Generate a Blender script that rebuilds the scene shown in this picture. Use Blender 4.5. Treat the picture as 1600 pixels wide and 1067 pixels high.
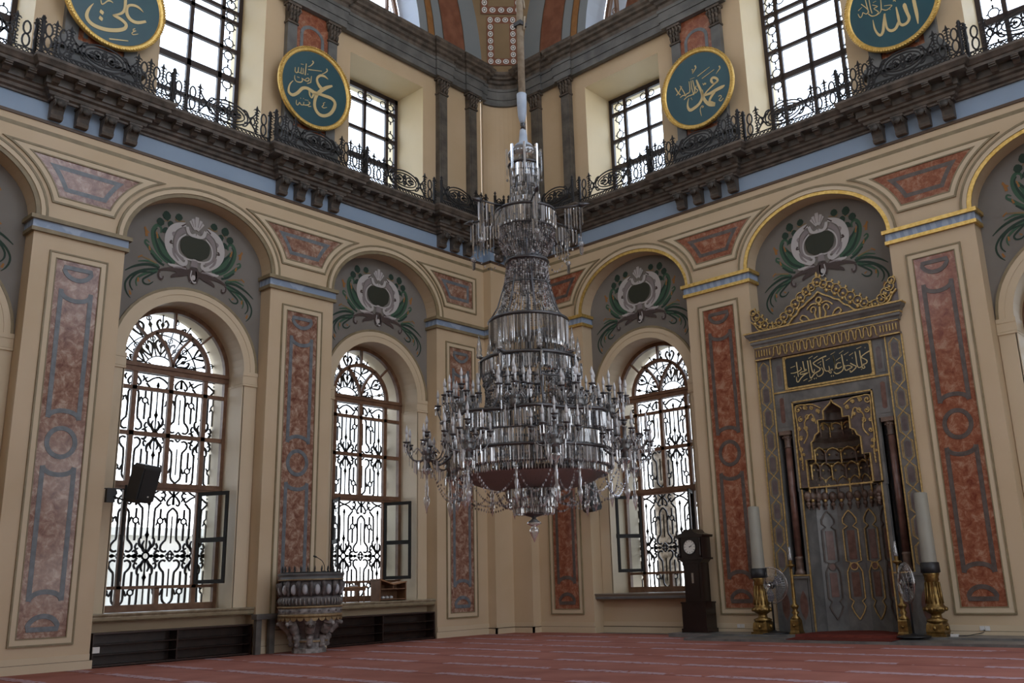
import bpy, math, random
from mathutils import Vector, Matrix
random.seed(7)
PI = math.pi
sc = bpy.context.scene
COL = sc.collection
for o in list(bpy.data.objects): bpy.data.objects.remove(o)

# ---------------------------------------------------------------- camera
cam_d = bpy.data.cameras.new('camera'); cam = bpy.data.objects.new('camera', cam_d); COL.objects.link(cam); sc.camera = cam
YAW, PITCH, ROLL = 0.7252249506, 0.2525053642, -0.0305843205
FPX, PPX, PPY = 1425.8989, 39.5097, 7.4105
F = Vector((-math.sin(YAW)*math.cos(PITCH), math.cos(YAW)*math.cos(PITCH), math.sin(PITCH)))
Rr = F.cross(Vector((0, 0, 1))).normalized(); Uu = Rr.cross(F)
R2 = Rr*math.cos(ROLL)+Uu*math.sin(ROLL); U2 = -Rr*math.sin(ROLL)+Uu*math.cos(ROLL)
CAM = Vector((19.9523, -21.0646, 1.45))
cam.matrix_world = Matrix(((R2.x, U2.x, -F.x, CAM.x), (R2.y, U2.y, -F.y, CAM.y), (R2.z, U2.z, -F.z, CAM.z), (0, 0, 0, 1)))
cam_d.sensor_fit = 'HORIZONTAL'; cam_d.sensor_width = 36; cam_d.lens = FPX*36/1600
cam_d.shift_x = -PPX/1600; cam_d.shift_y = PPY/1600
cam_d.clip_end = 500; cam_d.clip_start = .05

# ---------------------------------------------------------------- sky, exposure
w = bpy.data.worlds.new('sky'); sc.world = w; w.use_nodes = True
nt = w.node_tree; nt.nodes.clear()
out = nt.nodes.new('ShaderNodeOutputWorld'); bg = nt.nodes.new('ShaderNodeBackground')
tc = nt.nodes.new('ShaderNodeTexCoord'); sp = nt.nodes.new('ShaderNodeSeparateXYZ'); rp = nt.nodes.new('ShaderNodeValToRGB')
nt.links.new(tc.outputs['Generated'], sp.inputs[0]); nt.links.new(sp.outputs['Z'], rp.inputs[0])
e = rp.color_ramp.elements; e[0].position = 0.0; e[0].color = (.88, .89, .90, 1); e[1].position = .45; e[1].color = (.72, .82, 1.0, 1)
nt.links.new(rp.outputs[0], bg.inputs[0]); bg.inputs[1].default_value = 4.7
nt.links.new(bg.outputs[0], out.inputs[0])
sc.view_settings.view_transform = 'Standard'; sc.view_settings.look = 'None'; sc.view_settings.gamma = 1
sc.view_settings.use_curve_mapping = False
sc.view_settings.exposure = 0.0
cy = sc.cycles
cy.max_bounces = 8; cy.diffuse_bounces = 5; cy.glossy_bounces = 3; cy.transmission_bounces = 4; cy.transparent_max_bounces = 24
cy.sample_clamp_indirect = 6.0; cy.use_denoising = True; cy.caustics_reflective = False; cy.caustics_refractive = False
cy.use_adaptive_sampling = True; cy.adaptive_threshold = 0.02

# ---------------------------------------------------------------- helpers
def tag(o, label=None, cat=None, group=None, kind=None):
    if label: o['label'] = label
    if cat: o['category'] = cat
    if group: o['group'] = group
    if kind: o['kind'] = kind
    return o
def empty(name, loc=(0, 0, 0), rz=0, label=None, cat=None, group=None, kind=None):
    o = bpy.data.objects.new(name, None); COL.objects.link(o); o.location = loc; o.rotation_euler = (0, 0, rz)
    o.empty_display_size = .2
    return tag(o, label, cat, group, kind)
def copy_tree(o, parent=None):
    c = o.copy(); COL.objects.link(c); c.parent = parent
    for ch in list(KIDS.get(o.name, [])):
        k = copy_tree(ch, c); KIDS.setdefault(c.name, []).append(k)
    return c
KIDS = {}
class MB:
    def __init__(s, T=None): s.v = []; s.f = []; s.m = []; s.s = []; s.T = T
    def add(s, vs, fs, mi=0, sm=False):
        n = len(s.v); T = s.T
        s.v += [T(*p) for p in vs] if T else [tuple(p) for p in vs]
        for f in fs: s.f.append([i+n for i in f]); s.m.append(mi); s.s.append(sm)
        return s
    def box(s, x0, x1, y0, y1, z0, z1, mi=0):
        return s.add([(x0,y0,z0),(x1,y0,z0),(x1,y1,z0),(x0,y1,z0),(x0,y0,z1),(x1,y0,z1),(x1,y1,z1),(x0,y1,z1)],
                     [(3,2,1,0),(4,5,6,7),(0,1,5,4),(1,2,6,5),(2,3,7,6),(3,0,4,7)], mi)
    def prism(s, poly, y0, y1, mi=0, sm=False):          # polygon in x,z pushed along y
        n = len(poly)
        return s.add([(x,y0,z) for x,z in poly]+[(x,y1,z) for x,z in poly],
                     [list(range(n)), list(range(2*n-1,n-1,-1))]+[(i,(i+1)%n,(i+1)%n+n,i+n) for i in range(n)], mi, sm)
    def prismz(s, poly, z0, z1, mi=0):                   # polygon in x,y pushed along z
        n = len(poly)
        return s.add([(x,y,z0) for x,y in poly]+[(x,y,z1) for x,y in poly],
                     [list(range(n-1,-1,-1)), list(range(n,2*n))]+[(i,(i+1)%n,(i+1)%n+n,i+n) for i in range(n)], mi)
    def prismx(s, poly, x0, x1, mi=0):                   # polygon in y,z pushed along x
        n = len(poly)
        return s.add([(x0,y,z) for y,z in poly]+[(x1,y,z) for y,z in poly],
                     [list(range(n)), list(range(2*n-1,n-1,-1))]+[(i,(i+1)%n,(i+1)%n+n,i+n) for i in range(n)], mi)
    def sheet(s, A, B, y, mi=0):                         # flat face strip between two x,z lines at depth y
        n = len(A)
        return s.add([(x,y,z) for x,z in A]+[(x,y,z) for x,z in B], [(i,i+1,i+1+n,i+n) for i in range(n-1)], mi)
    def band(s, A, B, y0, y1, mi=0, closed=False):       # thick strip between two x,z lines
        n = len(A); vs = [(x,y0,z) for x,z in A]+[(x,y0,z) for x,z in B]+[(x,y1,z) for x,z in A]+[(x,y1,z) for x,z in B]
        fs = []
        for i in range(n if closed else n-1):
            j = (i+1)%n
            fs += [(i,j,j+n,i+n),(i+2*n,i+3*n,j+3*n,j+2*n),(i,i+2*n,j+2*n,j),(i+n,j+n,j+3*n,i+3*n)]
        if not closed: fs += [(0,n,3*n,2*n),(n-1,3*n-1,4*n-1,2*n-1)]
        return s.add(vs, fs, mi)
    def wall(s, A, y0, y1, mi=0):                        # reveal: the x,z line swept from y0 to y1
        n = len(A)
        return s.add([(x,y0,z) for x,z in A]+[(x,y1,z) for x,z in A], [(i,i+1,i+1+n,i+n) for i in range(n-1)], mi)
    def lathe(s, prof, c=(0,0,0), seg=24, mi=0, sm=True, a0=0, a1=2*PI, sx=1, sy=1):
        full = abs(a1-a0) > 6.28; k = seg if full else seg+1; n = len(prof)
        vs = [(c[0]+r*sx*math.cos(a0+(a1-a0)*j/seg), c[1]+r*sy*math.sin(a0+(a1-a0)*j/seg), c[2]+z) for r,z in prof for j in range(k)]
        fs = [(i*k+j, i*k+(j+1)%k, (i+1)*k+(j+1)%k, (i+1)*k+j) for i in range(n-1) for j in range(k if full else k-1)]
        if full:
            if prof[0][0] > 1e-4: fs.append(list(range(k-1,-1,-1)))
            if prof[-1][0] > 1e-4: fs.append([(n-1)*k+j for j in range(k)])
        return s.add(vs, fs, mi, sm)
    def tube(s, pts, r, seg=6, mi=0, closed=False, sm=True):
        P = [Vector(p) for p in pts]; n = len(P); rr = r if isinstance(r,(list,tuple)) else [r]*n; vs = []
        up = Vector((0,0,1))
        for i,p in enumerate(P):
            a = P[(i-1)%n] if (closed or i>0) else p; b = P[(i+1)%n] if (closed or i<n-1) else p
            t = (b-a); t = t.normalized() if t.length>1e-9 else Vector((0,0,1))
            q = up if abs(t.z)<.9 else Vector((1,0,0))
            u = t.cross(q).normalized(); v = t.cross(u)
            for j in range(seg):
                an = 2*PI*j/seg; vs.append(tuple(p+(u*math.cos(an)+v*math.sin(an))*rr[i]))
        fs = [(i*seg+j, i*seg+(j+1)%seg, ((i+1)%n)*seg+(j+1)%seg, ((i+1)%n)*seg+j) for i in range(n if closed else n-1) for j in range(seg)]
        if not closed: fs += [list(range(seg-1,-1,-1)), [(n-1)*seg+j for j in range(seg)]]
        return s.add(vs, fs, mi, sm)
    def ball(s, c, r, mi=0, seg=8, rings=5, sz=1):
        return s.lathe([(max(r*math.sin(PI*i/rings),1e-5), -r*sz*math.cos(PI*i/rings)) for i in range(rings+1)], c, seg, mi)
    def stroke(s, pts, y0, y1, mi=0, closed=False):      # pts (x,z,width): a flat band of varying width in the x,z plane
        n = len(pts); A = []; B = []
        for i in range(n):
            a = pts[(i-1)%n] if (closed or i>0) else pts[i]; b = pts[(i+1)%n] if (closed or i<n-1) else pts[i]
            dx,dz = b[0]-a[0], b[1]-a[1]; l = math.hypot(dx,dz) or 1; nx,nz = -dz/l, dx/l; h = pts[i][2]/2
            A.append((pts[i][0]+nx*h, pts[i][1]+nz*h)); B.append((pts[i][0]-nx*h, pts[i][1]-nz*h))
        if y0 == y1: return s.sheet(A, B, y0, mi)
        return s.band(A, B, y0, y1, mi, closed)
    def build(s, name, mats, parent=None, kind=None, label=None, cat=None, group=None, loc=None, recalc=False):
        me = bpy.data.meshes.new(name)
        off = (0,0,0)
        if loc is not None: off = loc
        vs = [(p[0]-off[0], p[1]-off[1], p[2]-off[2]) for p in s.v] if loc is not None else s.v
        me.from_pydata(vs, [], s.f)
        if not isinstance(mats,(list,tuple)): mats = [mats]
        for m in mats: me.materials.append(m)
        me.polygons.foreach_set('material_index', s.m); me.polygons.foreach_set('use_smooth', s.s)
        me.update()
        if recalc:
            import bmesh
            b = bmesh.new(); b.from_mesh(me); bmesh.ops.recalc_face_normals(b, faces=b.faces); b.to_mesh(me); b.free()
        o = bpy.data.objects.new(name, me); COL.objects.link(o)
        if loc is not None and parent is None: o.location = loc
        if parent is not None: o.parent = parent; KIDS.setdefault(parent.name, []).append(o)
        return tag(o, label, cat, group, kind)
def spline(pts, n=4, closed=False):
    out = []; m = len(pts); k = len(pts[0])
    rng = range(m) if closed else range(m-1)
    g = (lambda i: pts[i%m]) if closed else (lambda i: pts[max(0,min(m-1,i))])
    for i in rng:
        p0,p1,p2,p3 = g(i-1),g(i),g(i+1),g(i+2)
        for j in range(n):
            t = j/n
            out.append(tuple(.5*((2*p1[d])+(-p0[d]+p2[d])*t+(2*p0[d]-5*p1[d]+4*p2[d]-p3[d])*t*t+(-p0[d]+3*p1[d]-3*p2[d]+p3[d])*t**3) for d in range(k)))
    if not closed: out.append(tuple(pts[-1]))
    return out
def arc(cx, cz, a, b, t0, t1, n): return [(cx+a*math.cos(t0+(t1-t0)*i/n), cz+b*math.sin(t0+(t1-t0)*i/n)) for i in range(n+1)]
TL = lambda s_,d,z: (-d, -s_, z)      # left wall: s from the corner, d into the wall
TR = lambda s_,d,z: (s_, d, z)        # right wall
def place(side, s_, d, z=0):          # location and rotation of a symmetric local object on a wall
    return ((-d,-s_,z), PI/2) if side == 'L' else ((s_,d,z), 0.0)
SIDES = (('L',TL),('R',TR))

# ---------------------------------------------------------------- materials
def mat(name, col, rough=.6, metal=0, var=0, vscale=3, col2=None, bump=0, bscale=20, spec=.5, kind='noise', thr=None, detail=4, dist=0):
    m = bpy.data.materials.new(name); m.use_nodes = True; n = m.node_tree.nodes; l = m.node_tree.links
    b = n['Principled BSDF']; b.inputs['Base Color'].default_value = (*col,1); b.inputs['Roughness'].default_value = rough
    b.inputs['Metallic'].default_value = metal; b.inputs['Specular IOR Level'].default_value = spec
    m.diffuse_color = (*col,1)
    t = n.new('ShaderNodeTexCoord')
    if col2:
        if kind == 'noise':
            x = n.new('ShaderNodeTexNoise'); x.inputs['Scale'].default_value = vscale; x.inputs['Detail'].default_value = detail; x.inputs['Distortion'].default_value = dist; o = x.outputs['Fac']
        elif kind == 'voronoi':
            x = n.new('ShaderNodeTexVoronoi'); x.inputs['Scale'].default_value = vscale; o = x.outputs['Distance']
        else:
            x = n.new('ShaderNodeTexWave'); x.inputs['Scale'].default_value = vscale; x.inputs['Distortion'].default_value = dist or 8; x.inputs['Detail'].default_value = 3; o = x.outputs['Fac']
        l.new(t.outputs['Object'], x.inputs['Vector'])
        r = n.new('ShaderNodeValToRGB'); a,bb = thr or (.35,.65)
        r.color_ramp.elements[0].position = a; r.color_ramp.elements[0].color = (*col,1)
        r.color_ramp.elements[1].position = bb; r.color_ramp.elements[1].color = (*col2,1)
        l.new(o, r.inputs[0]); l.new(r.outputs[0], b.inputs['Base Color'])
    if bump:
        x = n.new('ShaderNodeTexNoise'); x.inputs['Scale'].default_value = bscale; l.new(t.outputs['Object'], x.inputs['Vector'])
        bu = n.new('ShaderNodeBump'); bu.inputs['Strength'].default_value = bump; bu.inputs['Distance'].default_value = .02
        l.new(x.outputs['Fac'], bu.inputs['Height']); l.new(bu.outputs[0], b.inputs['Normal'])
    return m
M = {}
M['cream'] = mat('cream_plaster', (.54,.415,.265), .55, col2=(.58,.455,.305), vscale=.8)
M['cream2'] = mat('pale_cream_plaster', (.61,.505,.355), .55, col2=(.57,.465,.315), vscale=.6)
M['olive'] = mat('olive_moulding_paint', (.20,.155,.085), .5, col2=(.26,.21,.12), vscale=4)
M['brown'] = mat('brown_line_paint', (.085,.052,.03), .5)
M['gold'] = mat('gilding', (.62,.40,.10), .38, .75, col2=(.78,.56,.20), vscale=14, bump=.3, bscale=30)
M['dullgold'] = mat('aged_gilding', (.42,.28,.10), .42, .6, col2=(.64,.46,.19), vscale=18, bump=.4, bscale=40)
M['blue'] = mat('blue_frieze_paint', (.24,.33,.45), .6, col2=(.28,.37,.49), vscale=.7)
M['reveal'] = mat('yellow_cream_reveal', (.66,.55,.35), .6, col2=(.70,.59,.39), vscale=.8)
M['wood_dark'] = mat('dark_window_frame', (.028,.018,.020), .45)
M['bluemarble'] = mat('blue_grey_marbling', (.22,.29,.40), .4, col2=(.32,.39,.50), vscale=1.6, kind='wave', dist=7)
M['tymp'] = mat('grey_tympanum_paint', (.17,.155,.135), .75, col2=(.20,.185,.165), vscale=.9)
M['stone'] = mat('dark_grey_stone', (.062,.058,.052), .55, col2=(.125,.112,.098), vscale=3.2, bump=.25, bscale=14)
M['stone2'] = mat('blue_grey_stone', (.085,.090,.092), .5, col2=(.15,.155,.155), vscale=2.2, bump=.1)
M['stonebrown'] = mat('brown_grey_stone', (.055,.046,.038), .6, col2=(.13,.105,.085), vscale=4, bump=.3, bscale=18)
M['wood'] = mat('brown_window_wood', (.13,.062,.032), .45, col2=(.19,.10,.055), vscale=6)
M['darkwood'] = mat('dark_brown_wood', (.022,.012,.009), .35, col2=(.04,.02,.014), vscale=5)
M['black'] = mat('black_paint', (.012,.012,.013), .45)
M['iron'] = mat('black_iron', (.014,.014,.016), .5, .3)
M['greywood'] = mat('dark_casement_paint', (.018,.018,.017), .55, spec=.25)
M['gray_up'] = mat('grey_blue_arch_paint', (.20,.235,.265), .7, col2=(.23,.265,.295), vscale=.6)
M['redband'] = mat('red_painted_band', (.17,.062,.035), .6, col2=(.24,.10,.06), vscale=3)
M['orband'] = mat('ochre_brown_band', (.24,.11,.035), .6, col2=(.30,.15,.05), vscale=4)
M['pend'] = mat('ochre_pendentive_paint', (.20,.14,.075), .7, col2=(.24,.17,.095), vscale=1)
M['white'] = mat('off_white_plaster', (.72,.74,.76), .6)
M['reveal_skytint'] = mat('skylight_tinted_reveal', (.52,.60,.72), .6)  # cool skylight on the lunette reveals put into the base colour
def marble(name, base, vein, light, sc_=9):
    m = mat(name, base, .2, spec=.5); n = m.node_tree.nodes; l = m.node_tree.links; b = n['Principled BSDF']
    t = n.new('ShaderNodeTexCoord'); a = n.new('ShaderNodeTexNoise'); a.inputs['Scale'].default_value = sc_*.55; a.inputs['Detail'].default_value = 7; a.inputs['Distortion'].default_value = .5; a.inputs['Roughness'].default_value = .75
    r = n.new('ShaderNodeValToRGB'); e = r.color_ramp.elements
    e[0].position = .34; e[0].color = (*vein,1); e[1].position = .66; e[1].color = (*light,1); q = e.new(.5); q.color = (*base,1)
    l.new(t.outputs['Object'], a.inputs['Vector']); l.new(a.outputs['Fac'], r.inputs[0]); l.new(r.outputs[0], b.inputs['Base Color'])
    return m
M['redmarble'] = marble('red_brown_marbling', (.27,.145,.10), (.13,.045,.03), (.50,.38,.30))
M['redmarble2'] = marble('deep_red_marbling', (.27,.095,.05), (.16,.035,.018), (.42,.24,.16))
M['greymarble'] = mat('grey_inlay_paint', (.11,.125,.14), .35, col2=(.17,.19,.21), vscale=8)
M['inlay2'] = mat('brown_grey_inlay_paint', (.075,.058,.05), .35, col2=(.12,.095,.085), vscale=8)
M['sill'] = mat('olive_marbled_sill', (.22,.18,.11), .35, col2=(.36,.31,.21), vscale=6)
M['carpet'] = mat('carpet', (.2,.06,.05), .95, spec=.1)
def carpet_nodes(m):
    n = m.node_tree.nodes; l = m.node_tree.links; b = n['Principled BSDF']
    def math_(op, a, b_=None, c=None):
        x = n.new('ShaderNodeMath'); x.operation = op
        for i,v in enumerate((a,b_,c)):
            if v is None: continue
            if isinstance(v,(int,float)): x.inputs[i].default_value = v
            else: l.new(v, x.inputs[i])
        return x.outputs[0]
    t = n.new('ShaderNodeTexCoord'); s = n.new('ShaderNodeSeparateXYZ'); l.new(t.outputs['Object'], s.inputs[0])
    nz = n.new('ShaderNodeTexNoise'); nz.inputs['Scale'].default_value = 1.1; nz.inputs['Detail'].default_value = 2; l.new(t.outputs['Object'], nz.inputs['Vector'])
    fine = n.new('ShaderNodeTexNoise'); fine.inputs['Scale'].default_value = 9; fine.inputs['Detail'].default_value = 3; l.new(t.outputs['Object'], fine.inputs['Vector'])
    y = math_('ADD', s.outputs['Y'], 50.0-.05); rowp = math_('MODULO', y, 1.45); row = math_('FLOOR', math_('DIVIDE', y, 1.45))
    dist = math_('ABSOLUTE', math_('SUBTRACT', rowp, .75))
    wob = math_('MULTIPLY', fine.outputs['Fac'], .17)
    band = math_('LESS_THAN', dist, math_('ADD', wob, .035))
    xs = math_('ADD', math_('ADD', s.outputs['X'], math_('MULTIPLY', row, 1.37)), 80.0); xm = math_('MODULO', xs, 2.9)
    dash = math_('LESS_THAN', xm, math_('MULTIPLY', nz.outputs['Fac'], 4.6))
    speck = math_('GREATER_THAN', fine.outputs['Fac'], .42)
    pale = math_('MULTIPLY', math_('MULTIPLY', band, dash), speck)
    dark = math_('LESS_THAN', math_('ABSOLUTE', math_('SUBTRACT', rowp, .62)), .045)
    r1 = n.new('ShaderNodeValToRGB'); r1.color_ramp.elements[0].color = (.27,.105,.08,1); r1.color_ramp.elements[1].color = (.35,.145,.115,1)
    r1.color_ramp.elements[0].position = .3; r1.color_ramp.elements[1].position = .7; l.new(nz.outputs['Fac'], r1.inputs[0])
    def mix(f, a, c2):
        x = n.new('ShaderNodeMix'); x.data_type = 'RGBA'; l.new(f, x.inputs[0]); l.new(a, x.inputs[6]); x.inputs[7].default_value = (*c2,1); return x.outputs[2]
    c = mix(math_('MULTIPLY', dark, .5), r1.outputs[0], (.10,.02,.018)); c = mix(math_('MULTIPLY', pale, .75), c, (.42,.33,.37))
    l.new(c, b.inputs['Base Color'])
carpet_nodes(M['carpet'])
def glassy(name, tint=(.9,.95,.97), fac=.16, rough=.03, dif=0, dcol=(.8,.8,.82)):
    m = bpy.data.materials.new(name); m.use_nodes = True; n = m.node_tree.nodes; l = m.node_tree.links; n.clear()
    o = n.new('ShaderNodeOutputMaterial'); t = n.new('ShaderNodeBsdfTransparent'); g = n.new('ShaderNodeBsdfGlossy'); x = n.new('ShaderNodeMixShader'); fr = n.new('ShaderNodeFresnel'); ad = n.new('ShaderNodeMath')
    t.inputs[0].default_value = (*tint,1); g.inputs['Roughness'].default_value = rough; ad.operation = 'ADD'; ad.inputs[1].default_value = fac; ad.use_clamp = True
    l.new(fr.outputs[0], ad.inputs[0]); l.new(ad.outputs[0], x.inputs[0]); l.new(t.outputs[0], x.inputs[1]); l.new(g.outputs[0], x.inputs[2])
    if dif:
        d = n.new('ShaderNodeBsdfDiffuse'); d.inputs[0].default_value = (*dcol,1); y = n.new('ShaderNodeMixShader'); y.inputs[0].default_value = dif
        l.new(x.outputs[0], y.inputs[1]); l.new(d.outputs[0], y.inputs[2]); l.new(y.outputs[0], o.inputs[0])
    else: l.new(x.outputs[0], o.inputs[0])
    return m
M['pane'] = glassy('window_glass', (.93,.96,.97), .0, .0)
M['crystal'] = glassy('cut_crystal', (.82,.84,.86), .17, .07, .17, (.66,.67,.68))
M['crystal_glint'] = glassy('glint_cut_crystal', (.85,.87,.90), .30, .05, .42, (.80,.82,.85))  # lighter copy of the same crystal, sparkle put into its colour
M['crystal_shade'] = glassy('shaded_cut_crystal', (.45,.46,.49), .12, .10, .20, (.22,.23,.25))  # darker copy of the same crystal for drops between the glints
M['crystal_dark'] = glassy('smoky_cut_crystal', (.18,.15,.14), .0, .4, .7, (.055,.042,.038))

# ================================================================ the room
PIER = [2.16, 7.88, 13.6, 19.32]; BAY = [5.02, 10.74, 16.46]
HP, HO = .97, 1.89            # half pier, half opening
ZI0, ZI1 = 9.0, 9.35          # impost band
AIN, BIN, AOUT, BOUT = 1.89, 1.47, 2.13, 1.72
ZF0, ZF1 = 11.56, 12.04       # blue frieze
TY = .45                      # depth of the arch wall behind the piers
WS, WR, WRO = 6.79, 1.5, 1.83 # window arch: spring, radius, outer radius
FD, OD = 1.15, 1.95           # depth of the window frame, of the outer wall face
ZT = 18.7; ROOM = 21.5
N = 28
def halfell(c, z, a, b, n=N): return [(c-a*math.cos(PI*i/n), z+b*math.sin(PI*i/n)) for i in range(n+1)]
def windowed(mb, d0, c, mi):  # flat wall between the rectangle of a bay and its arched window
    A = halfell(c, WS, WR, WR); B = [(c-HO+2*HO*i/N, 0) for i in range(N+1)]
    top = halfell(c, ZI1, HO, BIN)
    mb.sheet(A, top, d0, mi)
    mb.add([(c-HO,d0,.0),(c-WR,d0,.0),(c-WR,d0,WS),(c-HO,d0,WS),(c-HO,d0,ZI1)], [(0,1,2,3)], 0)
    mb.add([(c-HO,d0,WS),(c-WR,d0,WS),(c-HO,d0,ZI1)],[(0,1,2)],mi); mb.add([(c+HO,d0,WS),(c+WR,d0,WS),(c+HO,d0,ZI1)],[(0,1,2)],mi)
    mb.add([(c+HO,d0,.0),(c+WR,d0,.0),(c+WR,d0,WS),(c+HO,d0,WS),(c+HO,d0,ZI1)], [(0,1,2,3)], 0)
    mb.add([(c-WR,d0,0),(c+WR,d0,0),(c+WR,d0,1.05),(c-WR,d0,1.05)], [(0,1,2,3)], 0)
ARC_C, ARC_Z = 10.74, 18.43
M['mgrey_s'] = mat('grey_brown_sill', (.20,.17,.13), .4)
for side, T in SIDES:
    red = M['redmarble'] if side == 'L' else M['redmarble2']
    arch_edge = M['olive'] if side == 'L' else M['gold']
    # --- wall body: spandrels, piers, bays, upper storey
    mb = MB(T); mats = [M['cream'], M['tymp'], M['blue'], M['cream2'], M['gray_up'], M['reveal_skytint'], M['olive'], M['brown'], M['reveal']]
    for k, c in enumerate(BAY):
        top = [(c-HP-HO+(2*HO+2*HP)*i/N, ZF0) for i in range(N+1)]
        A = halfell(c, ZI1, AIN, BIN); lo = [(c-HO,ZI1)]+A[1:-1]+[(c+HO,ZI1)]
        tp = [(c-HO+2*HO*i/N, ZF0) for i in range(N+1)]
        mb.sheet(lo, tp, 0, 0)
        mb.wall([(c-HO,0)]+lo+[(c+HO,0)], 0, TY, 0)
        niche = (side == 'R' and k == 1)
        if niche: # the mihrab bay has no window
            lo2 = halfell(c, ZI1, HO, BIN); mb.sheet([(x,ZI1) for x,z in lo2], lo2, TY, 1); mb.add([(c-HO,TY,6.95),(c+HO,TY,6.95),(c+HO,TY,ZI1),(c-HO,TY,ZI1)],[(0,1,2,3)],1)
        else:
            windowed(mb, TY, c, 1)
            jl = [(c-WR,1.05)]+halfell(c, WS, WR, WR)+[(c+WR,1.05)]
            mb.wall(jl, TY, FD, 3); mb.wall(jl, FD, OD, 3)
            mb.add([(c-WR,TY,1.05),(c+WR,TY,1.05),(c+WR,OD,1.05),(c-WR,OD,1.05)], [(0,1,2,3)], 3)
    for k, c in enumerate(PIER):
        hl, hr = (HP+1.3 if k == 0 else HP), (HP+1.3 if k == 3 else HP)
        x0 = 0 if k == 0 else c-HP; x1 = ROOM if k == 3 else c+HP
        mb.add([(x0,0,0),(x1,0,0),(x1,0,ZF0),(x0,0,ZF0)], [(0,1,2,3)], 0)
    mb.add([(0,0,ZF0),(ROOM,0,ZF0),(ROOM,0,ZF1+.2),(0,0,ZF1+.2)], [(0,1,2,3)], 2)
    # projecting corner block
    e_ = .33
    for (z0,z1,mi) in ((0,ZF0,0),(ZF0,ZF1+.2,2)):
        mb.add([(-0,-e_,z0),(1.1,-e_,z0),(1.1,-e_,z1),(0,-e_,z1)], [(0,1,2,3)], mi)
        mb.add([(1.1,-e_,z0),(1.1,0,z0),(1.1,0,z1),(1.1,-e_,z1)], [(0,1,2,3)], mi)
    # upper storey, wall plane a little behind
    U = .12; z0 = 12.6
    edges = [1.0]+[v for c in BAY for v in (c-1.43,c+1.43)]+[ROOM-1.0]
    for i in range(0, len(edges), 2):
        mb.add([(edges[i],U,z0),(edges[i+1],U,z0),(edges[i+1],U,ZT),(edges[i],U,ZT)], [(0,1,2,3)], 0)
    for k, c in enumerate(BAY):
        if k == 1:
            A = halfell(c, 18.2, 1.43, .45); mb.sheet(A, [(c-1.43+2.86*i/N, ZT) for i in range(N+1)], U, 0); jl = [(c-1.43,13.0)]+A+[(c+1.43,13.0)]
        else:
            mb.add([(c-1.43,U,17.0),(c+1.43,U,17.0),(c+1.43,U,ZT),(c-1.43,U,ZT)], [(0,1,2,3)], 0); jl = [(c-1.43,13.0),(c-1.43,17.0),(c+1.43,17.0),(c+1.43,13.0)]
        mb.add([(c-1.43,U,z0),(c+1.43,U,z0),(c+1.43,U,13.0),(c-1.43,U,13.0)], [(0,1,2,3)], 0)
        mb.wall(jl, U, 1.35, 8); mb.wall(jl, 1.35, 1.9, 8)
        mb.add([(c-1.43,U,13.0),(c+1.43,U,13.0),(c+1.43,1.9,13.0),(c-1.43,1.9,13.0)], [(0,1,2,3)], 3)
    # great arch above the entablature: painted concentric bands
    def ringpts(r, n=44):
        t0 = math.asin(max(-1,min(1,(ZT-ARC_Z)/r))); return [(ARC_C-r*math.cos(t0+(PI-2*t0)*i/n), ARC_Z+r*math.sin(t0+(PI-2*t0)*i/n)) for i in range(n+1)]
    RO = [7.03, 7.39, 7.67, 8.07, 9.05, 9.85]
    bm = MB(T)
    for j,mi in enumerate((0,1,0,2,0)): bm.sheet(ringpts(RO[j]), ringpts(RO[j+1]), .1, mi)
    arch_o = bm
    rp_ = ringpts(7.03); mb.wall(rp_, .1, 1.0, 5)
    mb.add([(rp_[0][0],.1,ZT),(rp_[-1][0],.1,ZT),(rp_[-1][0],1.9,ZT),(rp_[0][0],1.9,ZT)], [(0,1,2,3)], 5)
    W = mb.build('wall_left' if side == 'L' else 'wall_right', mats, kind='structure')
    arch_o.build('painted_arch', [M['gray_up'], M['orband'], M['redband']], W)
    for r0, r1 in ((7.37,7.40),(7.655,7.685),(8.05,8.09),(9.03,9.06)):
        MB(T).sheet(ringpts(r0), ringpts(r1), .09, 0).build('arch_line', M['brown'], W)
    # --- painted lines under the frieze
    mb = MB(T)
    for z0_, z1_, mi in ((11.50,11.57,0),(11.25,11.345,1)):
        mb.box(1.1,ROOM,-.03 if mi==0 else -.004,0,z0_,z1_,mi); mb.box(.33,1.13,-.36 if mi==0 else -.334,-e_,z0_,z1_,mi)
        mb.box(1.1,1.13 if mi==0 else 1.104,-.36 if mi==0 else -.334,0,z0_,z1_,mi)
    mb.build('frieze_moulding', [M['brown'], M['olive']], W)
    # --- arch rims, window arch rims, capitals, sills, panels
    for k, c in enumerate(BAY):
        mb = MB(T)
        mb.band(halfell(c,ZI1,AIN,BIN), halfell(c,ZI1,AIN+.10,BIN+.09), -.02, .02, 0)        # inner coloured rim
        mb.band(halfell(c,ZI1,AIN+.10,BIN+.09), halfell(c,ZI1,AOUT-.05,BOUT-.05), -.045, 0, 1)
        mb.band(halfell(c,ZI1,AOUT-.05,BOUT-.05), halfell(c,ZI1,AOUT,BOUT), -.06, 0, 2)
        mb.build('archivolt', [arch_edge, M['cream2'], M['olive']], W)
        if side == 'R' and k == 1: continue
        mb = MB(T)
        mb.band(halfell(c,WS,WR-.0,WR-.0), halfell(c,WS,WR+.17,WR+.17), TY-.03, TY+.01, 0)
        mb.band(halfell(c,WS,WR+.17,WR+.17), halfell(c,WS,WR+.30,WR+.30), TY-.045, TY+.01, 0)
        mb.band(halfell(c,WS,WR+.30,WR+.30), halfell(c,WS,WR+.36,WR+.36), TY-.055, TY+.01, 1)
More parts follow.
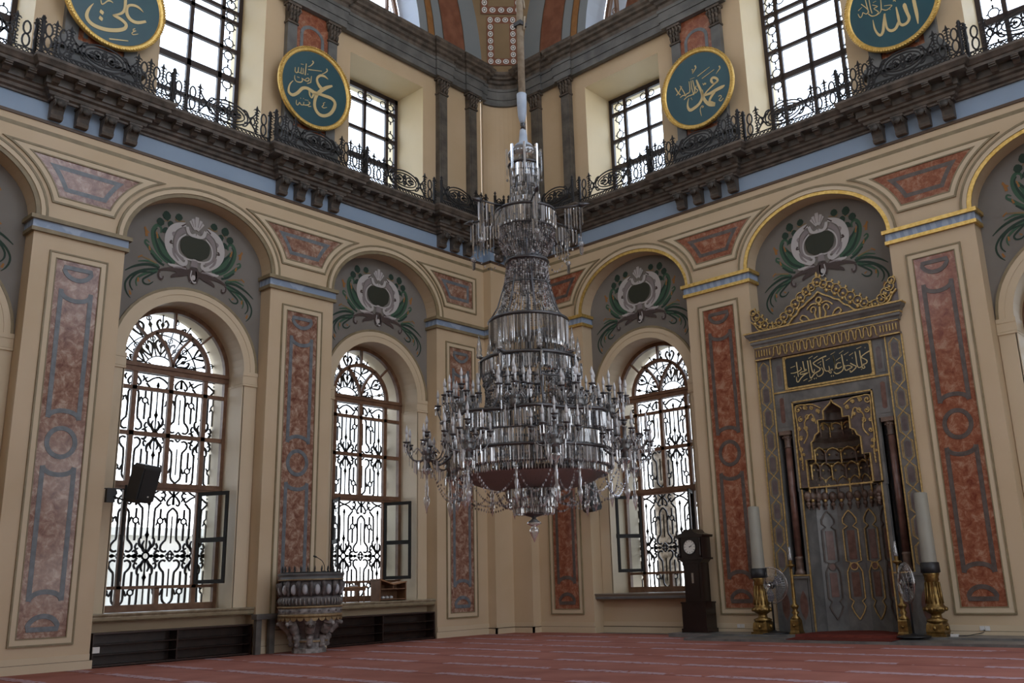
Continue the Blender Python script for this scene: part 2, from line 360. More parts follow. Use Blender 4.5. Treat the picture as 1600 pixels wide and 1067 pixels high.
        for s_ in (-1,1):                                                              # jamb strips and little capitals
            a, b = sorted((c+s_*WR, c+s_*(HO-.02)))
            mb.box(a,b,TY-.03,TY+.01,1.05,WS-.3,0)
            a2, b2 = sorted((c+s_*(WR-.03), c+s_*(HO-.01)))
            mb.box(a2,b2,TY-.06,TY+.55,WS-.10,WS,0); mb.box(a2,b2,TY-.045,TY+.53,WS-.30,WS-.10,0); mb.box(a2,b2,TY-.065,TY+.54,WS-.36,WS-.31,0)
            a3, b3 = sorted((c+s_*(WR-.02), c+s_*(WR+.02))); mb.box(a3,b3,TY-.03,FD,1.05,WS-.3,2)
        mb.build('window_surround', [M['cream2'], M['olive'], M['cream2']], W)
        mb = MB(T); mb.prismx([(TY+.02,.90),(.12,.90),(.08,.95),(.08,1.0),(.05,1.04),(.05,1.07),(1.12,1.07),(1.12,1.0),(TY+.02,1.0)], c-HO, c+HO, 0)
        mb.prismx([(TY+.02,.98),(.075,.98),(.075,.93),(TY+.02,.93)], c-HO+.01, c+HO-.01, 1)
        mb.build('window_sill', [M['sill'] if side == 'L' else M['mgrey_s'], M['olive'] if side == 'L' else M['stone2']], W)
    # --- spandrel panels between the arches
    def panel(k, q, n=10):     # outline of the spandrel panel, drawn in by q
        z0, z1 = zb+q, zt-q
        def half(cb, sg):
            o = []
            for i in range(n+1):
                z = z0+(z1-z0)*i/n; t = (z-ZI1)/(BOUT+.10+q); x = (AOUT+.10+q)*math.sqrt(max(0,1-t*t)); o.append((cb+sg*x, z))
            return o
        if k in (1,2):
            Q = half(BAY[k-1],1); P = half(BAY[k],-1)
        elif k == 0: P = half(BAY[0],-1); Q = [(1.45+q,z) for x,z in P]
        else: Q = half(BAY[2],1); P = [(ROOM-1.45-q,z) for x,z in Q]
        # cut the thin tips where the two arcs cross or the width vanishes
        R_ = [(a_,b_) for a_,b_ in zip(Q,P) if b_[0]-a_[0] > .02]
        return [a_ for a_,_ in R_][::-1]+[b_ for _,b_ in R_]
    zt, zb = 10.95, 9.73
    for k in (0,1,2,3):
        mb = MB(T); cl = lambda q: q+[q[0]]
        rings = [panel(k,q) for q in (0,.045,.15,.18)]; a_ = panel(k,.32); b_ = panel(k,.42)
        mb.band(cl(rings[0]),cl(rings[1]),-.035,0,0); mb.band(cl(rings[1]),cl(rings[2]),-.02,0,1); mb.band(cl(rings[2]),cl(rings[3]),-.03,0,0)
        n = len(rings[3])//2; mb.sheet(rings[3][:n][::-1], rings[3][n:], -.008, 2)
        mb.sheet(cl(a_),cl(b_),-.011,3)
        mb.build('spandrel_panel', [M['olive'],M['cream2'],red,M['greymarble'] if side == 'L' else M['inlay2']], W)
    # --- base and dado line of the wall
    zb1, zb2 = .17, .30
    B = MB(T)
    segs = [(1.1, PIER[0]+HP)]+[(c-HP,c+HP) for c in PIER[1:]]
    for a,b in segs: B.box(a-.05 if a>1.2 else a,b+.05,-.05,0,0,zb1,0); B.box(a,b,-.022,0,zb1,zb2,0); B.box(a-.03,b+.03,-.03,0,zb1-.008,zb1+.008,1)
    for k,c in enumerate(BAY):
        if side == 'R' and k == 1: continue
        B.box(c-HO,c+HO,TY-.05,TY,0,zb1,0); B.box(c-HO,c+HO,TY-.022,TY,zb1,zb2,0); B.box(c-HO,c+HO,TY-.055,TY,zb1-.008,zb1+.008,1)
    B.box(.33,1.15,-.38,-.33,0,zb1,0); B.box(1.1,1.15,-.38,0,0,zb1,0); B.box(.33,1.12,-.352,-.33,zb1,zb2,0); B.box(.33,1.16,-.385,-.33,zb1-.008,zb1+.008,1); B.box(1.1,1.16,-.385,0,zb1-.008,zb1+.008,1)
    B.build('baseboard_left' if side == 'L' else 'baseboard_right', [M['cream2'],M['brown']], kind='structure')

# floor, carpet, ceiling, the two walls behind the camera
MB().add([(-2,-23.5,0),(23.5,-23.5,0),(23.5,2,0),(-2,2,0)],[(0,1,2,3)]).build('floor', M['stone2'], kind='structure')
MB().box(.02,21.48,-21.48,-.02,-.0,.006,0).build('carpet', M['carpet'], label='red prayer carpet with pale dashed row lines across the whole floor', cat='carpet')
MB().box(-.5,22,-22,.5,28.2,28.5,0).build('ceiling', M['cream2'], kind='structure')
def far_wall(name, T, low=True):
    mb = MB(T)
    if not low: mb.sheet([(ARC_C-7.0*math.cos(PI*i/30), 18.4+7.0*math.sin(PI*i/30)) for i in range(31)],[(ARC_C-7.0*math.cos(PI*i/30), 18.4) for i in range(31)],.05,0)
    xs = [0]+[v for c in BAY for v in (c-1.5,c+1.5)]+[ROOM]
    for i in range(0,len(xs),2): mb.box(xs[i],xs[i+1],0,.6,0,18.4,0)
    for c in BAY:
        mb.box(c-1.5,c+1.5,0,.6,0,1.05 if low else 8.2,0); mb.box(c-1.5,c+1.5,0,.6,8.2,13.0,0); mb.box(c-1.5,c+1.5,0,.6,17.2,18.4,0)
    n = 30; R_ = 7.0
    A = [(ARC_C-R_*math.cos(PI*i/n), 18.4+R_*math.sin(PI*i/n)) for i in range(n+1)]
    Bt = [(ROOM*i/n, 28.2) for i in range(n+1)]
    mb.sheet(A, Bt, 0, 0); mb.add([(0,0,18.4),(ARC_C-R_,0,18.4),(ARC_C+R_,0,18.4),(ROOM,0,18.4),(0,0,28.2),(ROOM,0,28.2)],[(0,1,4),(2,3,5)],0)
    return mb.build(name, M['cream'], kind='structure')
far_wall('wall_near', lambda s_,d,z: (s_, -ROOM-d, z), False); far_wall('wall_entrance', lambda s_,d,z: (ROOM+d, -s_, z))  # unseen near wall: lower windows and lunette closed to darken the right wall

# pendentive between the two great arches: a piece of one sphere
cx_, cy_, cz_ = 10.74, -10.74, ARC_Z; RS = math.hypot(10.84, 9.85)
mb = MB(); nz_, na_ = 26, 20; vs = []
for i in range(nz_+1):
    z = ZT-.1+(28.2-ZT+.1)*i/nz_; rr = math.sqrt(max(0,RS*RS-(z-cz_)**2)); q = min(.999999, 10.90/rr)
    a0 = math.acos(q)
    for j in range(na_+1):
        # directions towards the corner (-x,+y); limits where the sphere meets the wall planes
        t = a0+(PI/2-2*a0)*j/na_ if PI/2-2*a0 > 0 else PI/4
        vs.append((cx_-rr*math.cos(t), cy_+rr*math.sin(t), z))
mb.add(vs, [(i*(na_+1)+j,i*(na_+1)+j+1,(i+1)*(na_+1)+j+1,(i+1)*(na_+1)+j) for i in range(nz_) for j in range(na_)], 0, True)
PEND = mb.build('ceiling_pendentive', M['pend'], kind='structure')
# egg and dart panel on the pendentive
def on_sphere(u, z, off=.05):   # u: metres across from the diagonal
    rr = math.sqrt(RS*RS-(z-cz_)**2)-off; t = PI/4+u/rr; return (cx_-rr*math.cos(t), cy_+rr*math.sin(t), z)
def sph_box(mb, u0,u1,z0,z1,mi,off=.05,nu=4,nz=4):
    vs = [on_sphere(u0+(u1-u0)*j/nu, z0+(z1-z0)*i/nz, off) for i in range(nz+1) for j in range(nu+1)]
    mb.add(vs,[(i*(nu+1)+j,i*(nu+1)+j+1,(i+1)*(nu+1)+j+1,(i+1)*(nu+1)+j) for i in range(nz) for j in range(nu)],mi)
def egg(mb, u, z, a, b, ang, mi):
    for (k,m_,of) in ((1,mi,.07),(.68,mi+1,.075),(.40,mi,.08)):
        pts = []
        for i in range(13):
            t = 2*PI*i/12; x,y = a*k*math.cos(t), b*k*math.sin(t); pts.append(on_sphere(u+x*math.cos(ang)-y*math.sin(ang), z+x*math.sin(ang)+y*math.cos(ang), of))
        mb.add(pts[:12],[list(range(12))],m_)
mb = MB()
def egg_frame(u, z0, z1, wd):
    sph_box(mb,-u,u,z0,z1,0,.04,8,8); sph_box(mb,-u+wd,u-wd,z0+wd,z1-wd,3,.055,6,6)
    n = int((z1-z0)/(wd*.95))
    for i in range(n):
        z = z0+(i+.5)*(z1-z0)/n
        for s_ in (-1,1): egg(mb, s_*(u-wd*.5), z, wd*.36, wd*.42, 0, 1)
    m_ = max(2,int(2*(u-wd)/(wd*1.1)))
    for i in range(m_):
        for z in (z0+wd*.5, z1-wd*.5): egg(mb, -(u-wd)+(i+.5)*2*(u-wd)/m_, z, wd*.42, wd*.36, 0, 1)
egg_frame(.52, 18.95, 20.75, .25); egg_frame(.72, 20.85, 23.2, .26)
mb.build('egg_and_dart_panel', [M['redband'], M['white'], M['stonebrown'], M['pend']], PEND)

# ---------------------------------------------------------------- piers: marbled panels and impost bands
for side, T in SIDES:
    red = M['redmarble'] if side == 'L' else M['redmarble2']; rim = M['olive'] if side == 'L' else M['gold']
    for k, c in enumerate(PIER):
        if k == 3: continue
        root = empty('pilaster', T(c,0,0)); L0 = T(c,0,0)
        T0 = (lambda T_, L_: (lambda a,b,z: tuple(p-q for p,q in zip(T_(a,b,z), L_))))(T, L0)
        def rect(mb, hx, z0, z1, w_, d0, d1, mi):
            mb.box(c-hx,c+hx,d0,d1,z0,z0+w_,mi); mb.box(c-hx,c+hx,d0,d1,z1-w_,z1,mi); mb.box(c-hx,c-hx+w_,d0,d1,z0+w_,z1-w_,mi); mb.box(c+hx-w_,c+hx,d0,d1,z0+w_,z1-w_,mi)
        mb = MB(T0)
        rect(mb,.62,.51,8.65,.035,-.04,0,0); rect(mb,.585,.545,8.615,.105,-.022,0,1); rect(mb,.48,.65,8.51,.02,-.035,0,0)
        mb.build('panel_frame', [M['olive'],M['cream2']], root)
        mb = MB(T0); mb.box(c-.46,c+.46,-.012,0,.67,8.49,0); mb.build('marble_panel', red, root)
        # grey inlay lines: long frames, rings and half rings
        mb = MB(T0); h = .33; w_ = .095; y0,y1 = -.018,-.012
        cnt = [0]
        def st(pts, closed=False): cnt[0] += 1; mb.stroke([(c+x,z,w_) for x,z in pts], y0-.0007*cnt[0], y1+.0003*cnt[0], 0, closed)
        zm = 4.55
        for a,b in ((1.27,zm-.40),(zm+.40,7.94)):
            st([(-.31,a+.1),(-.31,b-.1)]); st([(.31,a+.1),(.31,b-.1)])
        for zc,sg in ((zm,-1),(zm,1)):
            st([(.31*math.cos(t),zm+sg*(.50+.17*math.sin(t))) for t in [PI*i/10 for i in range(11)]])
        st([(.28*math.cos(2*PI*i/24),zm+.30*math.sin(2*PI*i/24)) for i in range(24)], True)
        for zc,sg in ((1.35,1),(7.82,-1)):
            st([(.31*math.cos(t),zc+sg*(.02+.18*math.sin(t))) for t in [PI*i/10 for i in range(11)]])
        for zc,sg in ((.83,1),(8.34,-1)):
            st([(.29*math.cos(t),zc+sg*.25*math.sin(t)) for t in [PI*i/12 for i in range(13)]], True)
        mb.build('inlay', M['greymarble'] if side == 'L' else M['inlay2'], root)
        mb = MB(T0)
        a,b = c-HP-.09, c+HP+.09
        aa = 1.1 if k == 0 else a
        for z0,z1,p,mi in ((ZI0,ZI0+.085,.07,0),(ZI0+.085,ZI1-.09,.05,1),(ZI1-.09,ZI1,.11,0)):
            mb.box(c-HP-p if k else 1.1, c+HP+p, -p, TY-.001, z0, z1, mi)
            if k == 0:
                mb.box(.33,1.1+p,-.33-p,-.33,z0,z1,mi); mb.box(1.1,1.1+p,-.33-p,.0,z0,z1,mi)
        mb.build('impost_band', [rim, M['bluemarble']], root)
        where = {('L',0):('left of the corner','brown'),('L',1):('behind the carved stone pulpit','brown'),('L',2):('at the far left edge','pinkish'),
                 ('R',0):('right of the corner, behind the chandelier','dark red'),('R',1):('between clock and prayer niche','red'),('R',2):('right of the prayer niche','red')}[(side,k)]
        tag(root, f"cream pier with {where[1]} marbled panel {where[0]}", 'pilaster', 'painted piers of the lower storey')

# ================================================================ cornice, gallery, upper order
def offset_path(P, p):
    out = []; n = len(P)
    for i in range(n):
        a = Vector(P[i])-Vector(P[i-1]) if i>0 else Vector(P[1])-Vector(P[0])
        b = Vector(P[i+1])-Vector(P[i]) if i<n-1 else a
        a.normalize(); b.normalize(); na = Vector((a.y,-a.x)); nb = Vector((b.y,-b.x)); m_ = na+nb; m_ = m_/max(.3,m_.dot(m_)/2)
        out.append((P[i][0]+m_.x*p, P[i][1]+m_.y*p))
    return out
def sweep(mb, P, prof, mi=0):
    rows = [[(x,y,z) for x,y in offset_path(P,p)] for p,z in prof]; n = len(P)
    mb.add([v for r in rows for v in r], [(i*n+j,i*n+j+1,(i+1)*n+j+1,(i+1)*n+j) for i in range(len(prof)-1) for j in range(n-1)], mi)
# plan of the cornice from the near end of the left wall through the corner to the right wall
def plan(step, e_, corner, hb):
    left = []
    for k in (3,2,1):
        left += [(0,PIER[k]+hb),(step,PIER[k]+hb),(step,PIER[k]-hb),(0,PIER[k]-hb)]
    left += [(0,PIER[0]+hb),(step,PIER[0]+hb),(step,corner)]
    left += [(e_+step,corner)]
    Lp = [(0,-ROOM)]+[(x,-s_) for x,s_ in left if s_ < ROOM-.1]
    Lp = [(0,-ROOM)]+[(x,-s_) for x,s_ in left[2:]] if PIER[3]+hb > ROOM-.1 else Lp
    c = e_+step
    Rp = [(s_,-x) for x,s_ in left][::-1]+[(ROOM,0)]
    return Lp+[(c,-c)]+Rp
PL = plan(.20, .33, 1.1, .97)
prof = [(0,12.0),(.05,12.0),(.05,12.05),(.11,12.08),(.13,12.15),(.20,12.18),(.20,12.24),(.24,12.26),(.24,12.43),(.50,12.43),(.50,12.50),(.53,12.52),(.56,12.57),(.60,12.62),(.60,12.68),(-.15,12.68)]
mb = MB(); sweep(mb, PL, prof[:8], 0); sweep(mb, PL, prof[7:10], 1); sweep(mb, PL, prof[9:], 0)
CORN = mb.build('trim_1', [M['stonebrown'], M['stone']], kind='structure')
# modillions under the soffit
def rot_copy(o, loc, rz, parent): 
    c = o.copy(); COL.objects.link(c); c.location = loc; c.rotation_euler = (0,0,rz); c.parent = parent; return c
mb = MB(); mb.prismx([(0,0),(-.27,0),(-.27,-.06),(-.22,-.09),(-.14,-.10),(-.08,-.16),(0,-.17)], -.075,.075,0)
mb.box(-.085,.085,-.28,-.20,-.022,0,0); mb.box(-.08,.08,-.245,-.20,-.10,-.075,0)
mod0 = mb.build('modillion', [M['stonebrown']], CORN, loc=(0,0,0)); nmod = 0
for side in 'LR':
    s_ = 1.95
    while s_ < 17.2:
        inb = any(abs(s_-c) < 1.2 for c in PIER[1:]) or s_ < 3.3
        d_ = -.24-(.2 if inb else 0); loc,rz = place(side, s_, d_, 12.43)
        if nmod == 0: mod0.location = loc; mod0.rotation_euler = (0,0,rz)
        else: rot_copy(mod0, loc, rz, CORN)
        nmod += 1; s_ += .47
# scroll corbels below
mb = MB(); pr = [(0,0),(-.33,0),(-.33,-.05),(-.30,-.10),(-.24,-.14),(-.20,-.20),(-.17,-.28),(-.19,-.33),(-.16,-.39),(-.06,-.40),(0,-.38)]
mb.prismx(pr, -.13,.13,0); mb.box(-.15,.15,-.345,0,0,.05,0)
for x in (-.10,0,.10): mb.tube([(x,-.335,-.02),(x,-.31,-.11),(x,-.25,-.155)],.018,5,1)
mb.lathe([(.001,-.0),(.05,.0),(.085,.015),(.09,.03)], (0,0,0), 10, 1)   # rosette, turned to face the room
vs = mb.v[-40:]; mb.v[-40:] = [(x,-.345-z+.02,-.08+y) for x,y,z in vs]
cor0 = mb.build('corbel', [M['stonebrown'], M['stone']], CORN, loc=(0,0,0)); nc = 0
for side in 'LR':
    for k in (0,1,2):
        for o_ in (-.83,-.28,.28,.83):
            if k == 0 and o_ < -.5: continue
            loc,rz = place(side, PIER[k]+o_, 0, 12.0)
            if nc == 0: cor0.location = loc; cor0.rotation_euler = (0,0,rz)
            else: rot_copy(cor0, loc, rz, CORN)
            nc += 1
for k_, (x,y,rz) in enumerate(((.78,-.33,0),(.33,-.78,PI/2))): rot_copy(cor0,(x,y,12.0),rz,CORN)
MB().prismz([(0,-ROOM)]+[(x+.0,y) for x,y in offset_path(PL,.5)[1:-1]]+[(ROOM,0),(0,0)],12.60,12.66,0).build('gallery_floor', M['stone'], CORN)

# upper entablature, concave round the corner
RN = 1.0
def up_plan(step):
    a = [(0,-8.85),(step,-8.85),(step,-6.9),(0,-6.9),(0,-3.14),(step,-3.14),(step,-2.62),(0,-2.62),(0,-1.81),(step,-1.81),(step,-1.27),(0,-1.27),(0,-RN)]
    arc_ = [(RN-RN*math.cos(PI/2*i/10)-0, -RN+RN*math.sin(PI/2*i/10)) for i in range(1,10)]
    return a+arc_+[(-y,-x) for x,y in a][::-1]
def niche_plan(r=RN, n=12, x=.35): # niche hollow behind the wall plane
    return [(-x,-r)]+[(-x+(r+x)*(1-math.cos(PI/2*i/n)), -r+(r+x)*math.sin(PI/2*i/n)) for i in range(1,n)]+[(r,x)]
ent = [(-.05,17.5),(.10,17.5),(.10,17.72),(.13,17.72),(.13,18.02),(.16,18.02),(.16,18.12),(.12,18.12),(.12,18.28),(.18,18.32),(.22,18.40),(.30,18.44),(.30,18.52),(.36,18.58),(.38,18.68),(-.1,18.72)]
up = up_plan(.07); i0 = 13
Lp, Rp = up[:13], up[-13:]
mb = MB()
# hollow: the arc swings inwards (towards the outside corner)
hollow = [(0,-RN)]+[(-.25+ (RN+.25)*(1-math.cos(PI/2*i/12)), -RN+(RN+.25)*math.sin(PI/2*i/12)) for i in range(0,13)]
hollow = [(0,-1.0),(-.18,-.98)]+[( -.18+1.16*(1-math.cos(PI/2*i/12)), -.98+1.16*math.sin(PI/2*i/12)) for i in range(1,12)]+[(.98,.18),(1.0,0)]
path = Lp[:-1]+hollow+Rp[1:]
sweep(mb, path, ent[:7], 0); sweep(mb, path, ent[6:], 1)
ENT = mb.build('trim_2', [M['stone2'], M['stonebrown']], kind='structure')
# niche wall, its base and strips
mb = MB(); sweep(mb, hollow, [(0,12.6),(0,17.55)], 0); mb.build('niche_wall', M['cream'], ENT)
mb = MB(); sweep(mb, [(0,-3.3)]+hollow+[(3.3,0)], [(.0,13.45),(.12,13.42),(.16,13.36),(.12,13.3),(.08,13.25),(.08,12.66)], 0); mb.build('niche_pedestal', M['stone'], ENT)
mb = MB()
for side,T in SIDES:
    q = MB(T); q.box(14.6,ROOM,-.3,0,17.5,18.68,0); mb.v += [] ; 
    n = len(mb.v); mb.v += q.v; mb.f += [[i+n for i in f] for f in q.f]; mb.m += q.m; mb.s += q.s
mb.build('entablature_end', M['stone2'], ENT)

def capital(mb, x0,x1,y0,y1,z0,z1, mi=0):
    """a leafy corinthian-like capital on a flat shaft"""
    h = z1-z0; mb.box(x0,x1,y0,y1,z0,z1-h*.15,mi); mb.box(x0-.07,x1+.07,y0-.07,y1,z1-h*.13,z1,mi); mb.box(x0-.03,x1+.03,y0-.03,y1,z0-.03,z0+.03,mi)
    for r_ in range(3):
        zz = z0+h*(.05+.25*r_); n = 3
        for i in range(n):
            xx = x0+(i+.5+(.0 if r_%2==0 else 0))*(x1-x0)/n
            mb.tube([(xx,y0-.01,zz),(xx,y0-.035,zz+h*.17),(xx,y0-.085,zz+h*.23),(xx,y0-.07,zz+h*.17)],[.045,.05,.035,.015],5,mi)
    for sx in (x0-.02,x1+.02):
        mb.tube([(sx,y0+.03,z0+h*.5),(sx+(.05 if sx>x0 else -.05),y0-.02,z0+h*.75),(sx,y0-.06,z0+h*.8)],[.03,.045,.03],5,mi)
def base_(mb,x0,x1,y0,y1,z0,mi=0):
    for dz,h,p in ((0,.10,.09),(.10,.06,.06),(.16,.05,.03)): mb.box(x0-p,x1+p,y0-p,y1,z0+dz,z0+dz+h,mi)
for side in 'LR':
    for k in (0,1,2):
        c = PIER[k]; loc,rz = place(side,c,0,0); 
        if k == 0:
            # two slender dark pilasters with a cream field between them
            offs = (-.62,.72)
            for o_ in offs:
                loc,rz = place(side,c+o_,0,0); sg = 1
                r_ = empty('corner_pilaster', loc, rz)
                mb = MB(); mb.box(-.17,.17,-.07,.12,13.62,16.95,0); mb.box(-.11,.11,-.085,.0,13.75,16.8,0); base_(mb,-.17,.17,-.07,.12,13.42,0); mb.build('shaft', M['stone'], r_)
                mb = MB(); capital(mb,-.17,.17,-.08,.12,16.95,17.5); mb.build('capital', M['stonebrown'], r_)
                side_w = 'left' if side == 'L' else 'right'; posn = 'next to the concave corner niche' if o_ < 0 else 'next to the square-headed gallery window'
                tag(r_, f'slim dark stone pilaster, gallery level, {side_w} wall, {posn}', 'pilaster', 'dark pilasters of the gallery corner')
        else:
            r_ = empty('paired_pilaster', loc, rz)
            for sg in (-1,1):
                mb = MB(); x0,x1 = sorted((sg*.83,sg*.53)); mb.box(x0,x1,-.05,.12,13.5,16.9,0); mb.build('shaft', M['stone2'], r_)
                mb = MB(); capital(mb,x0,x1,-.06,.12,16.9,17.5); mb.build('capital', M['stonebrown'], r_)
            mb = MB(); mb.box(-.53,.53,0,.12,13.5,17.5,0); mb.build('marble_panel', M['redmarble2'], r_)
            mb = MB(); w_=.10
            for sg in (-1,1): mb.box(*sorted((sg*.30,sg*.40)),-.01,0,13.9,16.75,0)
            mb.stroke([(.35*math.cos(PI*i/10),16.75+.3*math.sin(PI*i/10),.10) for i in range(11)],-.01,0,0); mb.build('inlay', M['greymarble'], r_)
            mb = MB(); mb.box(-1.0,1.0,-.10,.12,12.68,13.2,0); mb.box(-.95,.95,-.07,.12,13.2,13.55,0)
            for j in range(5): mb.box(-1.05+.04*j,1.05-.04*j,-.20+.035*j,.12,13.42+.07*j,13.49+.07*j,0)
            mb.build('pedestal', M['stone2'], r_)
            sw = 'left' if side == 'L' else 'right'
            wh = {('L',1):'behind the second round calligraphy panel from the left',('L',2):'behind the leftmost round calligraphy panel',('R',1):'behind the roundel right of the rope',('R',2):'behind the rightmost round calligraphy panel'}[(side,k)]
            tag(r_, f'grey pilaster pair, red field, {wh}', 'pilaster', 'paired pilasters of the gallery')
# slim cream frame around the gallery windows
# ---------------------------------------------------------------- round calligraphy panels
OM=[[-722,-47,15,-802,-168,35,-834,-306,55,-817,-422,75,-699,-460,85,-548,-337,86,-424,-160,87,-295,-94,87,-161,-102,103,-25,-134,114,82,-116,104],[-186,-137,62,-169,-244,41,-99,-316,31,-55,-210,57,-25,-134,62],[379,444,16,253,481,64,117,449,68,25,333,63,43,212,79,128,120,100,198,85,105],[536,303,54,346,172,95,186,16,105,57,-164,94,11,-385,88,45,-574,93,184,-695,99,374,-672,89,562,-522,95,667,-302,101,662,-149,91,521,-78,96,300,-91,90,109,-105,78],[-362,613,21,-367,267,31],[-695,366,15,-690,254,23,-650,222,23,-599,268,23,-592,410,15],[-599,263,23,-507,263,23,-501,437,15],[-494,263,23,-429,279,23,-448,435,15],[-531,531,15,-440,553,11],[-180,770,37,-139,737,31,-215,613,23,-293,549,13],[-284,468,23,152,598,17],[299,739,37,329,682,32,249,583,24,169,523,13],[-685,131,13,-681,33,23,-613,-26,30,-484,3,31,-434,75,26,-463,138,20],[-602,111,18,-593,115,36,-584,119,18],[-560,114,18,-551,118,36,-542,122,18],[-449,131,20,-329,106,26,-250,139,31,-226,201,23,-280,216,18,-357,133,15],[-163,316,16,-169,123,28,-274,49,23],[-294,324,18,-284,328,36,-275,332,18],[-565,-555,15,-561,-665,23,-508,-681,23,-460,-587,23,-418,-632,25,-340,-614,23,-331,-523,15],[-340,-614,23,-197,-564,31,-134,-469,23,-200,-470,15],[-197,-564,20,-169,-595,31,-90,-564,18],[-446,-457,15,-439,-454,30,-431,-451,15],[-355,-433,15,-348,-429,31,-340,-426,15],[-307,-451,13,-189,-420,9],[347,-276,18,294,-323,18,309,-367,24,257,-439,21,326,-450,21,420,-395,13]]
MU=[[514,-38,57,474,56,72,528,118,67,629,68,67,679,-30,61,590,-70,56,510,-75,46],[645,-55,56,508,-105,51,312,-199,41,197,-281,47],[196,-294,62,383,-305,77,598,-278,97,784,-266,91,869,-245,20],[542,-319,61,428,-401,77,338,-518,67,411,-598,77,484,-666,92],[495,-688,87,329,-621,97,208,-466,93,156,-290,78,145,-105,57],[13,262,37,53,89,68,117,-119,73,136,-308,88,19,-467,88,-178,-543,94,-316,-546,89,-374,-414,58,-348,-268,32,-300,-183,13],[202,79,21,224,18,21,268,65,21,282,7,21,307,48,16],[62,352,24,478,468,16],[193,226,23,614,337,16],[776,378,41,796,305,33,725,246,23,653,186,13],[24,704,42,45,630,34,-16,563,24,-91,495,13],[-99,625,24,-53,619,24,-87,541,13],[-708,300,27,-625,107,32,-561,23,37],[-699,58,24,-596,121,27,-486,261,27],[-539,296,19,-411,-20,29,-495,-25,29,-582,-56,21],[-230,312,19,-243,3,29,-356,-29,29,-416,-84,21],[-161,310,19,-167,76,24,-131,-147,29],[-107,300,24,-83,-63,34,-198,-120,29,-336,-116,29,-465,-169,21],[-15,92,18,-53,29,24,13,-63,24,-74,-119,24],[-237,-209,18,-227,-212,37,-218,-216,18],[-217,-255,16,-209,-259,32,-201,-262,16],[-185,359,13,-34,356,9],[631,-496,18,698,-485,23,719,-544,23,635,-599,23,696,-649,23,780,-594,13],[87,-623,23,129,-601,23,78,-568,18,18,-634,18,11,-721,23,26,-855,10]]
AL=[[-480,-289,9,-547,-427,46,-590,-583,70,-572,-708,85,-471,-793,91,-310,-816,92,-107,-787,93,109,-701,91,266,-592,79,303,-488,73,252,-427,79,127,-384,79,6,-375,63,-31,-379,22],[-27,-377,31,104,-289,47,187,-199,60,223,-78,67,209,124,67,171,454,61,132,821,32],[656,23,10,549,84,55,424,92,65,305,33,58,265,-74,67,295,-216,83,395,-306,90,549,-301,77,743,-181,56],[-321,-437,31,-279,-416,131,-237,-395,31],[-319,-598,31,-277,-577,131,-235,-557,31],[516,-473,19,473,-511,19,484,-549,22,543,-515,16,458,-604,19,484,-644,22,602,-571,11],[-38,-987,31,394,-849,22],[-334,-133,19,-304,-221,28,-249,-176,25,-183,-83,31,-111,-55,31,-57,-76,16],[-403,241,22,-44,569,16],[391,497,19,441,453,20,372,347,13]]
GO=[[598,570,32,554,197,77,530,-148,80,541,-508,77,531,-759,22],[321,-117,32,299,-168,91,327,-370,74,354,-524,71,295,-620,71,183,-638,71,116,-553,55,108,-371,59,101,-116,26],[103,-511,65,10,-646,75,-103,-664,72,-187,-571,49,-205,-401,49,-191,-155,23],[-192,-164,43,-253,-396,60,-301,-589,73,-375,-663,66,-445,-577,50,-490,-411,40,-495,-191,13],[-828,125,14,-799,19,19,-749,22,19,-705,112,19],[-705,112,15,-623,32,20,-571,120,19,-710,345,19],[-597,447,15,-582,236,22,-564,44,22],[-506,383,15,-505,125,22,-489,-11,22],[-583,25,20,-513,-76,25,-403,-107,22,-330,-42,18,-428,87,18,-328,102,18,-447,197,15],[-229,246,15,-245,53,22,-285,-73,18,-404,-116,18],[-245,-11,20,-142,-88,21,-43,-64,18,10,-21,18,-173,45,15],[-366,-16,15,-359,-19,30,-352,-22,15],[-55,-103,15,-48,-107,30,-41,-110,15],[-424,250,12,-341,255,8],[-810,208,12,-703,258,8],[54,69,23,94,76,23,112,31,16],[216,223,20,286,152,23,368,183,20]]
